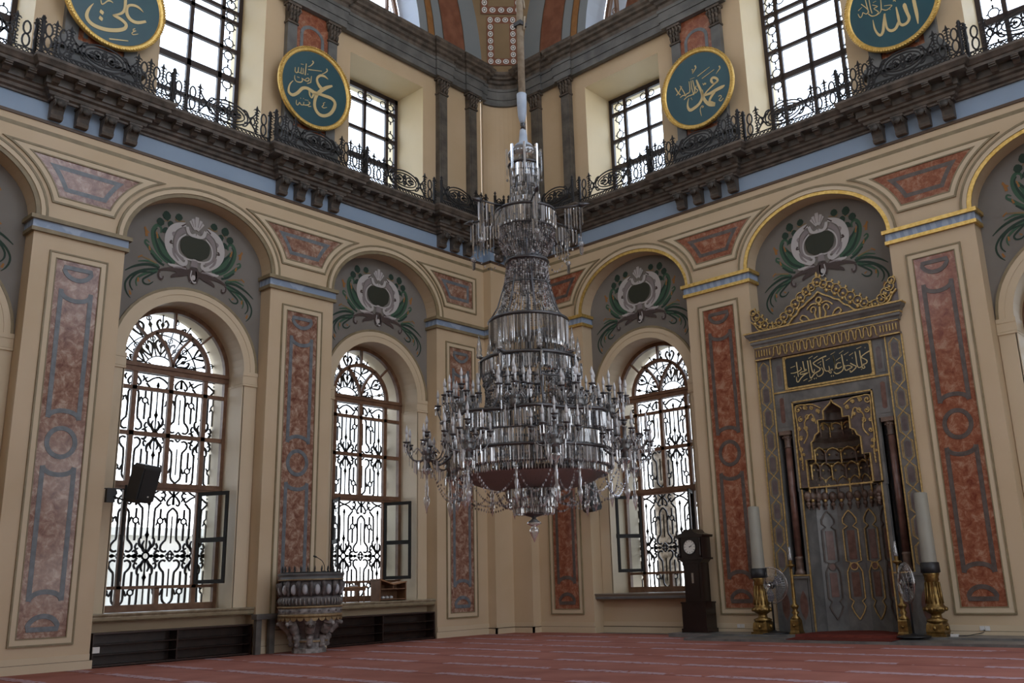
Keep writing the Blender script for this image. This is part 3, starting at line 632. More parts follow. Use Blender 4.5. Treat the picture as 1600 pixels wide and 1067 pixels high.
INS=[[-753,202,23,-748,25,19,-741,-180,13],[-657,55,9,-644,-3,21,-726,-44,19,-826,-64,19,-933,-59,9],[-928,84,10,-797,108,7],[-854,-152,17,-845,-153,34,-836,-155,17],[-583,190,23,-571,40,19,-552,-47,19,-513,-45,15,-529,-14,9],[-554,-65,17,-672,-81,15,-686,-125,19,-600,-131,21,-482,-114,17],[-483,-123,19,-584,-161,21,-678,-228,21,-755,-307,21,-796,-282,17,-793,-172,8],[-458,186,26,-450,0,20,-447,-139,11],[-391,183,22,-375,-14,20,-351,-137,20,-312,-126,15,-304,-63,7],[38,213,27,-116,178,20,-265,123,19,-316,86,19,-231,-3,20,-154,-71,22,-179,-122,20,-297,-165,22,-371,-234,22,-414,-273,20,-437,-223,13,-434,-150,7],[-61,168,18,-54,66,18,-50,-62,18,-22,-149,18,23,-166,18,79,-158,15,78,-49,9],[50,-171,15,99,-234,14,121,-201,11,72,-139,13],[-114,-51,7,-76,-131,18,-94,-209,18,-175,-259,20,-240,-248,15,-256,-181,7],[213,190,22,227,-3,18,240,-132,16,171,-165,16,148,-125,9],[-339,-295,17,-331,-296,33,-322,-298,17],[-287,-293,17,-278,-294,33,-270,-295,17],[105,-307,16,113,-308,33,121,-310,16],[156,-307,16,164,-308,32,172,-309,16],[-142,23,17,-134,21,33,-126,20,17],[-424,235,9,-314,275,7],[-294,202,9,-184,250,6],[-204,66,9,-96,106,6],[16,99,9,124,143,6],[-619,-303,9,-509,-266,7],[-488,-338,9,-389,-305,6],[211,187,22,224,22,18,229,-133,14,165,-166,16,113,-139,11],[384,-25,14,321,-14,14,271,-50,18,266,-130,22,323,-149,20,400,-118,14],[426,174,25,437,37,22,445,-126,20,407,-218,18,319,-265,22,236,-269,20,187,-215,14],[476,-96,12,466,-175,18,496,-234,20,589,-205,18,656,-173,21,572,-122,16,499,-127,14],[618,-77,21,696,-136,21,754,-181,19,711,-236,18,605,-297,21,594,-242,12],[766,182,19,775,37,19,777,-132,18,811,-218,18,883,-213,17,913,-254,17,959,-244,16,947,-198,12,903,-190,12],[879,187,21,884,17,19,892,-135,18,892,-215,14],[1119,132,26,1009,91,19,903,22,18,975,-35,19,1030,-90,23,1006,-147,19,916,-162,17],[539,14,16,547,12,32,555,11,16],[675,42,14,682,41,28,689,40,14],[1015,232,14,1021,231,28,1028,230,14],[870,-268,12,876,-270,24,882,-271,12],[810,245,9,934,275,6],[155,225,9,272,271,6],[370,207,9,482,263,6],[482,150,9,602,204,6],[614,116,9,719,164,6],[274,58,9,390,104,6]]
MUR=[[0,-483,-148,82,-706,-92,109,-908,78,97,-1032,294,81,-1075,504,65,-1033,655,54,-956,704,44,-883,641,33,-888,527,22],[0,-568,-114,66,-776,112,82,-900,329,65,-979,475,43],[0,-807,-200,38,-1005,-57,54,-1150,98,43,-1249,181,32,-1229,256,27,-1146,209,16],[1,-695,132,55,-830,292,44,-933,404,27],[1,-747,-268,43,-914,-199,38,-1058,-70,32,-1099,-53,21],[1,-564,-168,44,-821,-10,49,-976,254,38,-1036,515,27,-977,629,16],[1,-849,-348,43,-1143,-337,48,-1447,-452,36,-1664,-611,15],[1,-873,-394,38,-1210,-489,42,-1481,-661,36,-1618,-852,31,-1630,-1013,31,-1568,-1157,23,-1485,-1244,10],[0,-896,-441,32,-1152,-556,37,-1348,-710,31,-1391,-826,23,-1357,-925,13],[1,-920,-474,27,-1120,-630,32,-1230,-736,31,-1197,-822,31,-1079,-822,24,-980,-732,13],[1,-997,-519,27,-1308,-566,31,-1498,-771,31,-1523,-936,26,-1449,-1052,15],[0,-879,-314,32,-1123,-251,32,-1380,-314,13],[7,-937,-259,27,-1153,-204,24,-1340,-169,11],[2,-1223,353,43,-1247,485,37,-1281,586,16],[2,-1172,450,24,-1305,551,16],[2,-1491,-1167,36,-1525,-1069,23],[2,-1340,-815,31,-1348,-710,18],[2,-1118,24,32,-1147,126,19],[2,-1388,-221,24,-1290,-143,16],[2,-957,369,27,-996,526,19],[2,-1058,-750,21,-1114,-709,16],[7,-439,792,14,-611,858,19,-751,889,19,-842,821,14],[7,-564,984,14,-506,944,20,-311,985,17],[1,-866,955,55,-773,996,182,-676,995,55],[1,-818,1053,39,-773,996,110,-753,916,39],[1,-548,1075,56,-471,1054,146,-390,1092,56],[1,-1001,762,54,-922,798,153,-827,797,55],[1,-730,782,55,-662,801,138,-579,796,50],[1,-843,652,49,-800,622,137,-756,578,49],[3,-278,908,96,-443,848,134,-601,719,177,-681,500,204,-679,276,192,-582,78,165,-434,-53,138,-290,-129,111,-209,-81,78,-215,2,61,-286,12,33],[4,-296,760,141,-454,617,111,-507,377,100,-448,140,100,-298,-19,83],[4,-539,637,39,-592,594,55,-572,515,22],[5,-606,407,44,-642,342,55,-573,332,22],[4,-565,222,55,-526,64,66,-405,-73,33],[5,-386,835,39,-279,923,28],[3,-260,656,34,-405,517,39,-462,333,39,-421,147,39,-274,49,39,-103,24,39,37,50,40],[6,-381,298,56,-348,306,307,-238,335,533,-97,349,579,46,346,540],[3,-16,838,86,-173,1039,68],[3,-16,838,86,-114,1107,69],[3,-1,841,86,-10,1178,75],[4,-77,893,17,-139,1048,23],[4,-34,904,17,-63,1113,23],[3,-240,862,74,-203,729,90,-119,666,68,-5,682,114],[4,-161,869,28,-139,760,34],[5,-83,-275,140,-300,-383,122,-514,-474,76,-559,-540,38],[5,-201,-191,95,-360,-313,110,-553,-318,93,-740,-363,65,-871,-421,38],[3,-311,-224,50,-478,-217,71,-615,-222,55,-658,-191,22],[4,-199,-233,39,-366,-231,39,-529,-271,27],[5,-863,-447,54,-860,-569,64,-788,-629,54,-754,-544,27],[4,-845,-483,21,-826,-588,27,-777,-591,16],[4,-12,24,124,-12,-146,169],[5,-10,-174,197,5,-395,280,35,-556,140],[3,-57,-241,28,-73,-413,33,6,-535,39,76,-519,39],[3,-7,-356,67,6,-423,95,16,-477,28]]

def spl(o, n=3):
    pts = [(o[i]/1000,o[i+1]/1000,o[i+2]/1000) for i in range(0,len(o),3)]
    return spline(pts, n) if len(pts) > 3 else pts
def clip_disc(pts, r):
    out = []; 
    for p in pts:
        if math.hypot(p[0],p[1]) < r: out.append(p)
    return out
def medallion(side, s_, strokes, label):
    loc,rz = place(side, s_, -.22, 15.0)
    r_ = empty('calligraphy_roundel', loc, rz, label, 'sign', 'round calligraphy panels of the gallery'); 
    r_.rotation_euler = (math.radians(5) if side=='R' else 0, 0, rz)
    if side == 'L': r_.rotation_mode = 'ZYX'; r_.rotation_euler = (math.radians(5),0,rz)
    if side == 'L': r_.rotation_mode = 'XYZ'; r_.rotation_euler = (math.radians(5),0,rz)
    def ring(mb, prof, mi, seg=72, sm=True):
        q = MB(); q.lathe(prof,(0,0,0),seg,0,sm); n=len(mb.v)
        mb.v += [(x,-z,y) for x,y,z in q.v]; mb.f += [[i+n for i in f] for f in q.f]; mb.m += [mi]*len(q.f); mb.s += q.s
    mb = MB(); ring(mb, [(.001,-.05),(1.10,-.05),(1.16,-.02),(1.19,.02),(1.19,.09),(1.165,.12),(1.13,.10),(1.115,.11),(1.10,.09),(1.085,.10),(1.065,.075),(1.05,.05),(.001,.045)],0)
    for i in range(110):
        t = 2*PI*i/110; x,z = 1.165*math.cos(t),1.165*math.sin(t); tx,tz = -math.sin(t),math.cos(t)
        mb.tube([(x+tx*.03+math.cos(t)*.02,-.115,z+tz*.03+math.sin(t)*.02),(x-tx*.03-math.cos(t)*.02,-.115,z-tz*.03-math.sin(t)*.02)],.017,4,0)
    mb.build('gilded_rim', M['gold'], r_)
    mb = MB(); mb.add([(1.06*math.cos(2*PI*i/64),-.055,1.06*math.sin(2*PI*i/64)) for i in range(64)],[list(range(64))],0); mb.build('teal_board', M['teal'], r_)
    for o in strokes:
        P = clip_disc(spl(o), 1.03)
        if len(P) < 2: continue
        mb = MB(); mb.stroke(P,-.068,-.05,0); LET.append((mb, r_))
    mb = MB()
    for q,_ in LET:
        n=len(mb.v); mb.v+=q.v; mb.f+=[[i+n for i in f] for f in q.f]; mb.m+=q.m; mb.s+=q.s
    LET.clear(); mb.build('lettering', M['leafgold'], r_)
LET = []
M['teal'] = mat('teal_painted_board', (.008,.062,.088), .35, col2=(.012,.075,.10), vscale=2)
M['leafgold'] = mat('pale_gold_lettering', (.60,.48,.24), .45, .15)
medallion('L', 7.90, OM, 'round teal board with gold Arabic script and five-stroke letter loop, second from left')
medallion('L', 13.47, AL, 'round teal board with gold Arabic script, leftmost, cut by the top edge')
medallion('R', 7.95, MU, 'round teal board with gold Arabic script, right of the chandelier rope')
medallion('R', 13.56, GO, 'round teal board with gold Arabic script, rightmost, cut by the top edge')

# ================================================================ windows
def spiral(cx, cz, r0, r1, a0, turns, w0, w1, n=12):
    return [(cx+(r0+(r1-r0)*i/n)*math.cos(a0+turns*2*PI*i/n), cz+(r0+(r1-r0)*i/n)*math.sin(a0+turns*2*PI*i/n), w0+(w1-w0)*i/n) for i in range(n+1)]
def circ(cx, cz, r, w_, n=12, sz=1): return [(cx+r*math.cos(2*PI*i/n), cz+sz*r*math.sin(2*PI*i/n), w_) for i in range(n)]
W_ = .034
QUARTER = [  # strokes of a quarter cell: x 0..0.6, z 0..1.45
 [(0,.10,.02),(0,.40,.02),(0,.50,.075),(0,.60,.02),(0,1.15,.02),(0,1.22,.06),(0,1.32,.015)],
 [(.03,.10,.05),(.08,.17,.05),(.10,.26,.04),(.06,.36,.02)], [(.08,.17,.03),(.17,.27,.05),(.18,.40,.03),(.13,.46,.015)],
 [(.15,.40,W_),(.15,1.05,W_),(.20,1.16,W_),(.30,1.27,W_)],
 [(.30,.36,W_),(.30,.76,W_)], [(.30,.90,W_),(.30,1.12,W_)],
 [(.47,.98,W_),(.47,.44,W_),(.42,.34,W_),(.36,.26,W_),(.35,.16,W_),(.42,.10,W_),(.50,.12,W_)],
 [(.47,.98,W_),(.50,1.06,W_),(.60,1.15,W_)], [(.60,.30,.014),(.60,.95,.014)],
 [(.09,0,.03),(.14,0,.06),(.20,0,.025),(.27,0,.085),(.34,0,.025),(.40,0,.07),(.46,0,.02),(.50,0,.02)],
 [(.20,.03,.03),(.26,.12,.05),(.33,.10,.02)], [(.50,.02,.02),(.54,.06,.03),(.60,.13,.02)],
 [(.36,.84,.02),(.41,.90,.03),(.44,.82,.03),(.46,.78,.02)],
 [(.20,.72,.02),(.24,.80,.03)], [(.23,.30,.03),(.27,.22,.035),(.24,.16,.03),(.19,.19,.02)],
 [(.60,1.45,.03),(.52,1.40,.03),(.44,1.28,.035),(.48,1.20,.03),(.53,1.24,.02)],
 [(.60,1.22,.05),(.60,1.45,.03)], [(.0,1.45,.03),(.14,1.40,.03),(.28,1.30,.035),(.33,1.38,.03),(.27,1.41,.02)],
 [(.40,1.45,.03),(.36,1.38,.03),(.40,1.30,.02)],
]
QCIRC = [(.30,.83,.07,.026),(.60,.0,.05,.022),(0,0,.085,.028)]
def clipped(mb, pts, y0, y1, c_r, smooth=True, closed=False):
    run = []; runs = []
    for p in pts+([pts[0]] if closed else []):
        ok = abs(p[0]) < c_r+.01 and (p[1] < WS or math.hypot(p[0], p[1]-WS) < c_r+.01) and p[1] > 1.07
        if ok: run.append(p)
        else:
            if len(run) > 1: runs.append(run)
            run = []
    if len(run) > 1: runs.append(run)
    for r in runs: mb.stroke(r, y0, y1, 0)
def make_grille():
    mb = MB(); y0,y1 = 1.84,1.87
    for zm in (2.32, 5.22):
        for sz in (1,-1):
            for xc, mir in ((0,1),(0,-1),(1.2,-1),(-1.2,1),(1.2,1),(-1.2,-1)):
                for st in QUARTER:
                    pts = [(xc+mir*x, zm+sz*z, w_*1.25+.006) for x,z,w_ in st]
                    if len(pts) > 2: pts = spline(pts, 3)
                    clipped(mb, pts, y0, y1, WR)
                for cx,cz,r,w_ in QCIRC: clipped(mb, circ(xc+mir*cx, zm+sz*cz, r, w_*1.4, 10), y0, y1, WR, closed=True)
    # fan in the arch head
    for r in (.42,.98): clipped(mb, [(r*math.cos(PI*i/24), WS+r*math.sin(PI*i/24), .03) for i in range(25)], y0, y1, WR)
    for i in range(1,12):
        a = PI*i/12; ca, sa = math.cos(a), math.sin(a)
        for (ra,rb) in ((.42,.98),(.98,1.5)):
            L_ = rb-ra; px_, pz_ = -sa, ca
            f = lambda t,o: (ca*(ra+L_*t)+px_*o, WS+sa*(ra+L_*t)+pz_*o)
            clipped(mb, [(*f(0,0),.03),(*f(.35,0),.03),(*f(.5,0),.11),(*f(.65,0),.03),(*f(1,0),.03)], y0, y1, WR)
            if i%2 == 0:
                for s_ in (-1,1): clipped(mb, spline([(*f(.05,0),.03),(*f(.3,s_*.09),.05),(*f(.55,s_*.15),.06),(*f(.75,s_*.08),.045),(*f(.62,s_*.05),.03)],3), y0, y1, WR)
            else: clipped(mb, circ(*f(.82,0),.06,.025,10), y0, y1, WR, closed=True)
    clipped(mb, [(-1.5,6.72,.03),(1.5,6.72,.03)], y0, y1, WR)
    for x in (-.3,-.9,.3,.9): clipped(mb, circ(x, WS-.02+.14, .10,.025,12), y0,y1,WR, closed=True)
    return mb
def arcp(r, a0=0, a1=PI, n=24, c=0, z=WS): return [(c-r*math.cos(a0+(a1-a0)*i/n), z+r*math.sin(a0+(a1-a0)*i/n)) for i in range(n+1)]
def make_frame():
    mb = MB(); y0,y1 = FD,FD+.10
    for s_ in (-1,1):
        mb.box(*sorted((s_*WR,s_*(WR-.11))),y0-.02,y1,1.07,WS,0)
        mb.box(*sorted((s_*.95,s_*.84)),y0,y1,1.07,WS,0)
    mb.box(-WR+.1,WR-.1,y0-.02,y1,1.07,1.22,0); mb.box(-WR+.1,WR-.1,y0,y1,1.56,1.63,0)
    mb.box(-WR+.1,WR-.1,y0-.03,y1,3.80,3.98,0); mb.box(-WR+.1,WR-.1,y0-.05,y0,3.86,3.92,0)
    mb.box(-WR+.1,WR-.1,y0,y1,5.06,5.16,0); mb.box(-WR+.1,WR-.1,y0,y1,6.15,6.24,0)
    mb.box(-WR+.02,WR-.02,y0-.03,y1,6.58,6.80,0); mb.box(-WR+.02,WR-.02,y0-.06,y0,6.70,6.75,0)
    mb.box(-.055,.055,y0,y1,3.95,6.6,0); mb.box(-.055,.055,y0,y1,1.2,1.58,0)
    mb.band(arcp(WR),arcp(WR-.11),y0-.02,y1,0); mb.band(arcp(1.0),arcp(.90),y0,y1,0)
    for a in (PI*.25,PI*.5,PI*.75):
        mb.stroke([(-math.cos(a)*.98,WS+math.sin(a)*.98,.045),(-math.cos(a)*1.42,WS+math.sin(a)*1.42,.045)],y0,y1,0)
    for s_ in (-1,1):    # two branching tracery arcs
        mb.stroke([(x*s_,z,.06) for x,z in ((.0,WS),(.03,WS+.15),(.10,WS+.35),(.22,WS+.55),(.38,WS+.74),(.48,WS+.82))],y0,y1,0)
    return mb
def make_panes():
    y = FD+.05; mb = MB(); H_ = WR-.06
    mb.add([(-H_,y,3.9),(H_,y,3.9),(H_,y,WS),(-H_,y,WS)],[(0,1,2,3)],0)
    A = arcp(H_); mb.add([(x,y,z) for x,z in A],[list(range(len(A)))],0)
    for s_ in (-1,1): a,b = sorted((s_*H_,s_*.9)); mb.add([(a,y,1.1),(b,y,1.1),(b,y,3.9),(a,y,3.9)],[(0,1,2,3)],0)
    mb.add([(-.9,y,1.1),(.9,y,1.1),(.9,y,1.6),(-.9,y,1.6)],[(0,1,2,3)],0)
    return mb
def make_casement(parent):     # hinged on its left edge at the origin, lies along +x
    mb = MB(); w_ = .84; z0,z1 = 1.64,3.80
    for a,b in ((0,.075),(w_-.075,w_)): mb.box(a,b,-.025,.025,z0,z1,0)
    for a,b in ((z0,z0+.09),(z1-.09,z1),(2.60,2.71)): mb.box(.07,w_-.07,-.025,.025,a,b,0)
    mb.box(w_-.03,w_+.0,-.05,-.02,2.6,2.72,0)
    c = mb.build('casement', M['greywood'], parent)
    MB().add([(.05,0,z0+.05),(w_-.05,0,z0+.05),(w_-.05,0,z1-.05),(.05,0,z1-.05)],[(0,1,2,3)],0).build('casement_glass', M['pane'], c)
    return c
wn = [0]
def lower_window():
    r = empty('window_1', kind='structure')
    make_frame().build('window_frame', M['wood'], r); make_panes().build('window_pane', M['pane'], r)
    make_grille().build('iron_grille', M['iron'], r)
    for s_ in (-1,1):
        c = make_casement(r); c.location = (s_*.89, FD+.0, 0); c.rotation_euler = (0,0, math.atan2(-.75, s_*.35))
    return r
LW = lower_window(); first = True; widx = 1; BAYW = [5.02,10.74,16.46]
for side, k in (('L',1),('L',0),('L',2),('R',0),('R',2)):
    o = LW if first else copy_tree(LW); loc,rz = place(side, BAYW[k], 0); o.location = loc; o.rotation_euler = (0,0,rz)
    if not first: widx += 1; o.name = f'window_{widx}'
    first = False
# upper windows
def upper_window(arched, rails, shift, sill=13.0):
    r = empty('window_9', kind='structure'); mb = MB(); y0,y1 = 1.38,1.47; H_ = 1.43; top = 18.2 if arched else 17.0
    for s_ in (-1,1): mb.box(*sorted((s_*H_,s_*(H_-.12))),y0,y1,sill,top,0)
    mb.box(-H_,H_,y0,y1,sill,sill+.1,0)
    if arched:
        mb.band(halfell(0,top,H_,.45,20),halfell(0,top,H_-.12,.35,20),y0,y1,0)
        mb.box(-H_,H_,y0,y1,top-.05,top+.05,0)
    else: mb.box(-H_,H_,y0,y1,top-.16,top,0)
    cols = [shift-.90, shift, shift+.90]
    for c in cols: mb.box(c-.055,c+.055,y0,y1,sill,top-(0 if arched else .1),0)
    for i,z in enumerate(rails): h_ = .09 if i == 2 else .055; mb.box(-H_+.1,H_-.1,y0,y1,z-h_,z+h_,0)
    mb.build('window_frame', M['wood_dark'], r)
    mb = MB(); ya,yb = 1.40,1.42
    xs = [-H_+.12]+cols+[H_-.12]
    zs = sorted([sill+.1]+list(rails)+[top-.12])
    for (a,b) in ((xs[0],xs[1]),(xs[3],xs[4])):
        m_ = (a+b)/2; rr = min(.13,(b-a)/2-.05)
        for z0,z1 in zip(zs,zs[1:]):
            for zc in ((z0+.05+rr+.02, z1-.05-rr-.02) if z1-z0 > .5 else ((z0+z1)/2,)):
                mb.stroke(circ(m_,zc,rr,.03,10),ya,yb,0,True); mb.stroke([(m_-rr-.05,zc,.03),(m_-rr,zc,.03)],ya,yb,0); mb.stroke([(m_+rr,zc,.03),(m_+rr+.05,zc,.03)],ya,yb,0)
                for sg in (-1,1): mb.stroke([(m_,zc+sg*rr,.03),(m_,zc+sg*(rr+.07),.05),(m_,zc+sg*(rr+.10),.01)],ya,yb,0)
    z1 = max(zs); z0 = sorted(zs)[-2]
    for a,b in zip(xs[1:3],xs[2:4]):
        for m_ in (a+.16,b-.16): mb.stroke(circ(m_,(z0+z1)/2,min(.11,(z1-z0)/2-.05),.03,10),ya,yb,0,True)
    mb.build('window_ornament', M['iron'], r)
    mb = MB(); y = 1.43; mb.add([(-H_,y,sill),(H_,y,sill),(H_,y,top),(-H_,y,top)],[(0,1,2,3)],0)
    if arched: A = halfell(0,top,H_,.45,20); mb.add([(x,y,z) for x,z in A],[list(range(len(A)))],0)
    mb.build('window_pane', M['pane'], r)
    return r
UA = upper_window(True, [17.1,16.2,15.3,14.3,17.42], -.05); UB = upper_window(False, [16.42,15.45,14.5,13.55], .10)
used = set()
for side in 'LR':
    for k in (0,1,2):
        src = UA if k == 1 else UB; o = src if src.name not in used else copy_tree(src); used.add(src.name)
        loc,rz = place(side, BAYW[k], 0); o.location = loc; o.rotation_euler = (0,0,rz); widx += 1; o['_n'] = widx; 
for o in [x for x in COL.objects if '_n' in x.keys()]: o.name = f"window_{o['_n']}"; del o['_n']
# lunette windows at the foot of the great arch
for side,T in SIDES:
    widx += 1; r = empty(f'window_{widx}', kind='structure'); mb = MB(T); y0,y1 = .98,1.08
    for sg in (-1,1):
        C_ = ARC_C; f = lambda x: C_-sg*x
        pts = [(f(math.sqrt(max(0,6.98**2-(z-ARC_Z)**2))), z) for z in [ZT+ (24.0-ZT)*i/12 for i in range(13)]]
        pin = [(p[0]+sg*.14, p[1]) for p in pts]; mb.band(pts,pin,y0,y1,0)
        for q in (.62,1.55,2.5): 
            x = f(6.98-q); zt_ = ARC_Z+math.sqrt(6.98**2-(C_-x)**2); mb.box(x-.045,x+.045,y0,y1,ZT,zt_,0)
        for z in (18.78,19.72,20.7,21.7,22.7): 
            xe = f(math.sqrt(6.98**2-(z-ARC_Z)**2)); a,b = sorted((xe,f(3.2))); mb.box(a,b,y0,y1,z-.045,z+.045,0)
        for z in (19.0,19.5,19.95,20.45): mb.stroke([(x,z_,w_) for x,z_,w_ in circ(f(6.98-.36-(z-18.7)*.16),z,.11,.022,10)],y0+.03,y0+.05,0,True)
        a,b = sorted((f(3.2),C_)); mb.box(a,b,y0,y1+.3,ZT,25.3,1)
    mb.build('window_frame', [M['wood'],M['cream']], r)
    A = [(ARC_C-7.0*math.cos(PI*i/40), ARC_Z+7.0*math.sin(PI*i/40)) for i in range(41)]
    MB(T).add([(x,1.05,z) for x,z in A if z > ZT-.3],[list(range(len([1 for x,z in A if z > ZT-.3])))],0).build('window_pane', M['pane'], r)

# daylight portals: guide sampling of the sky through the openings
def portal(loc, rz, w_, h_, tilt=0):
    l = bpy.data.lights.new('daylight_opening','AREA'); l.shape = 'RECTANGLE'; l.size = w_; l.size_y = h_; l.cycles.is_portal = True
    o = bpy.data.objects.new('daylight_opening', l); COL.objects.link(o); o.location = loc; o.rotation_euler = (PI/2, 0, rz); return o
for side in 'LR':
    for k in range(3):
        if not (side == 'R' and k == 1):
            (x,y,_),rz = place(side, BAYW[k], 2.0, 0); portal((x,y,4.7), rz+PI, 3.1, 7.4)
        (x,y,_),rz = place(side, BAYW[k], 2.0, 0); portal((x,y,15.5), rz+PI, 3.0, 5.4)
    (x,y,_),rz = place(side, ARC_C, 1.5, 0); portal((x,y,22), rz+PI, 14.2, 7)
for k in range(3):
    for z,h_ in ((4.6,7.4),(15.1,4.4)):
        portal((BAYW[k],-ROOM-.7,z), 0, 3.2, h_); portal((ROOM+.7,-BAYW[k],z), PI/2, 3.2, h_)
portal((ARC_C,-ROOM-.2,22), 0, 14.2, 7.2); portal((ROOM+.2,-ARC_C,22), PI/2, 14.2, 7.2)

# painted cartouches above the windows
MC = [mat('painted_green_frond', (.045,.10,.06), .8), mat('painted_dark_green', (.018,.042,.028), .8), mat('painted_ochre', (.30,.14,.04), .8),
      mat('painted_pale_grey', (.46,.44,.43), .8), mat('painted_mauve_grey', (.24,.21,.21), .8), mat('painted_umber', (.065,.045,.04), .8), mat('painted_dark_field', (.022,.026,.014), .7), mat('painted_buff', (.22,.15,.07), .8)]
def mural(T, c, W, pale):
    mb = MB(T); n = 0
    for st in MUR:
        mi = st[0]; o = st[1:]
        pts = [(o[i]/1000, 9.35+o[i+1]/1000, o[i+2]/1000) for i in range(0,len(o),3)]
        pts = spline(pts,3) if len(pts) > 2 else pts
        k_ = {0:1.7,1:1.45,2:1.6,7:1.5}.get(mi,1); pts = [(x,z,w_*k_) for x,z,w_ in pts]
        for m_ in (1,-1):
            q = [(c+m_*min(x-.0,.12), z, w_) for x,z,w_ in pts]; n += 1
            d_ = TY-.004-.00045*(n//2); mb.stroke(q, d_, d_, mi)
    mb.build('painted_cartouche', MC, W)
for side,T in SIDES:
    W = bpy.data.objects['wall_left' if side == 'L' else 'wall_right']
    for k in range(3): mural(T, BAYW[k], W, side)

# ================================================================ gallery railing
RW = .036
def r_strokes_fret(w_):     # stacked pairs of long ovals between spear posts
    n = max(1, round(w_/.30)); st = []; cl = []
    dx = w_/n
    for i in range(n):
        x = (i+.5)*dx-w_/2
        for zc in (.30,.60):
            a,b = .074,.152
            cl.append([(x+a*math.cos(t)*(1 if abs(math.sin(t))<.8 else .95), zc+b*math.sin(t), RW) for t in [2*PI*j/12 for j in range(12)]])
    for i in range(n+1):
        x = i*dx-w_/2
        st.append([(x,.13,RW),(x,.40,RW)]); st.append([(x,.50,RW),(x,.74,RW)]); cl.append(circ(x,.45,.042,.024,8))
        st.append([(x,.74,.03),(x,.80,.085),(x,.84,.05),(x,.91,.008)])
        for z in (.18,.26,.34,.56,.64,.72):
            st.append([(x-.06,z-.01,.018),(x,z+.012,.02),(x+.06,z-.01,.018)])
        for s_ in (-1,1): st.append([(x,.76,.02),(x+s_*.06,.80,.025),(x+s_*.09,.76,.015)])
    return st, cl
def r_strokes_oval(w_):
    st = []; cl = []; h = w_/2-.02
    el = lambda a,b,w: [(a*math.cos(t), .43+b*math.sin(t), w) for t in [2*PI*j/28 for j in range(28)]]
    cl.append(el(h*.70,.29,.034)); cl.append(el(h*.58,.20,.03))
    for s_ in (-1,1):
        for m_ in (-1,1):
            f = lambda x,z,w=.034: (s_*x*h, .43+m_*z, w)
            st.append(spline([f(.52,.22),f(.64,.20),f(.72,.10),f(.80,.0),f(.88,-.12),f(.96,-.20),f(1.0,-.27)],3))
            st.append(spline([f(.58,.10),f(.68,.12),f(.76,.06),f(.86,.10),f(.93,.08),f(.97,.0)],3))
    for s_ in (-1,1):
        for m_ in (-1,1):
            f = lambda x,z,w=.03: (s_*x*h, .43+m_*z, w)
            st.append(spline([f(.06,.02),f(.14,.10,.04),f(.26,.12,.04),f(.32,.06),f(.26,.03),f(.22,.07,.02)],3))
            st.append([f(.30,.02,.03),f(.38,.05,.07),f(.46,.02,.02)]); st.append([f(.03,.05,.02),f(.05,.11,.06),f(.02,.17,.02)])
            st.append([f(.16,.02,.03),f(.20,-.0,.06),f(.28,.0,.02)])
    cl.append(circ(0,.43,.05,.05,10)); st.append([(0,.17,.02),(0,.13,.02)]); st.append([(0,.70,.02),(0,.73,.04)])
    return st, cl
def lattice(w_):
    st = [[(-w_/2,.012,.024),(w_/2,.012,.024)], [(-w_/2,.125,.024),(w_/2,.125,.024)]]
    n = max(1,round(w_/.115)); dx = w_/n
    for i in range(n):
        x = -w_/2+i*dx; st.append([(x,.02,.02),(x+dx,.12,.02)]); st.append([(x,.12,.02),(x+dx,.02,.02)])
    return st
PANEL = {}
def rail_panel(kind, w_, parent):
    key = (kind, round(w_,2))
    if key not in PANEL:
        mb = MB(); st, cl = (r_strokes_fret if kind == 'fret' else r_strokes_oval)(w_)
        for s_ in st+lattice(w_): mb.stroke(s_, -.011, .011, 0)
        for c in cl: mb.stroke(c, -.011, .011, 0, True)
        o = mb.build({'fret':'fret_panel','oval':'oval_panel'}[kind], M['iron'], parent); PANEL[key] = o; return o
    o = PANEL[key].copy(); COL.objects.link(o); o.parent = parent; KIDS.setdefault(parent.name,[]).append(o); return o
POST = []
def rail_post(parent):
    if not POST:
        mb = MB(); mb.box(-.03,.03,-.03,.03,0,.74,0); mb.lathe([(.05,0),(.05,.05),(.03,.08),(.045,.36),(.03,.42),(.045,.5),(.03,.72),(.055,.76),(.02,.80),(.045,.85),(.001,.93)],(0,0,0),8,0)
        o = mb.build('post', M['iron'], parent); POST.append(o); return o
    o = POST[0].copy(); COL.objects.link(o); o.parent = parent; KIDS.setdefault(parent.name,[]).append(o); return o
def rail_run(side, s0, s1, P, seq, label):
    """posts and panels from s0 down to s1 at projection P"""
    loc,rz = place(side, (s0+s1)/2, -P, 12.68); r_ = empty('gallery_railing', loc, rz, label, 'railing', 'black iron railing sections of the gallery')
    tot = abs(s0-s1); sg = -1 if side == 'L' else 1; ws = sum(x[1] for x in seq); k = tot/ws; x = tot/2
    for kind, w_ in seq:      # local x follows +s on the right wall, -s on the left
        w_ *= k
        o = rail_panel(kind, w_, r_); o.location = (sg*(x-w_/2), 0, 0); x -= w_
    for e_x in (-tot/2+.03, tot/2-.03): o = rail_post(r_); o.location = (e_x,0,0)
where = {0:'nearest the corner niche',1:'second from the corner niche',2:'third from the corner niche'}
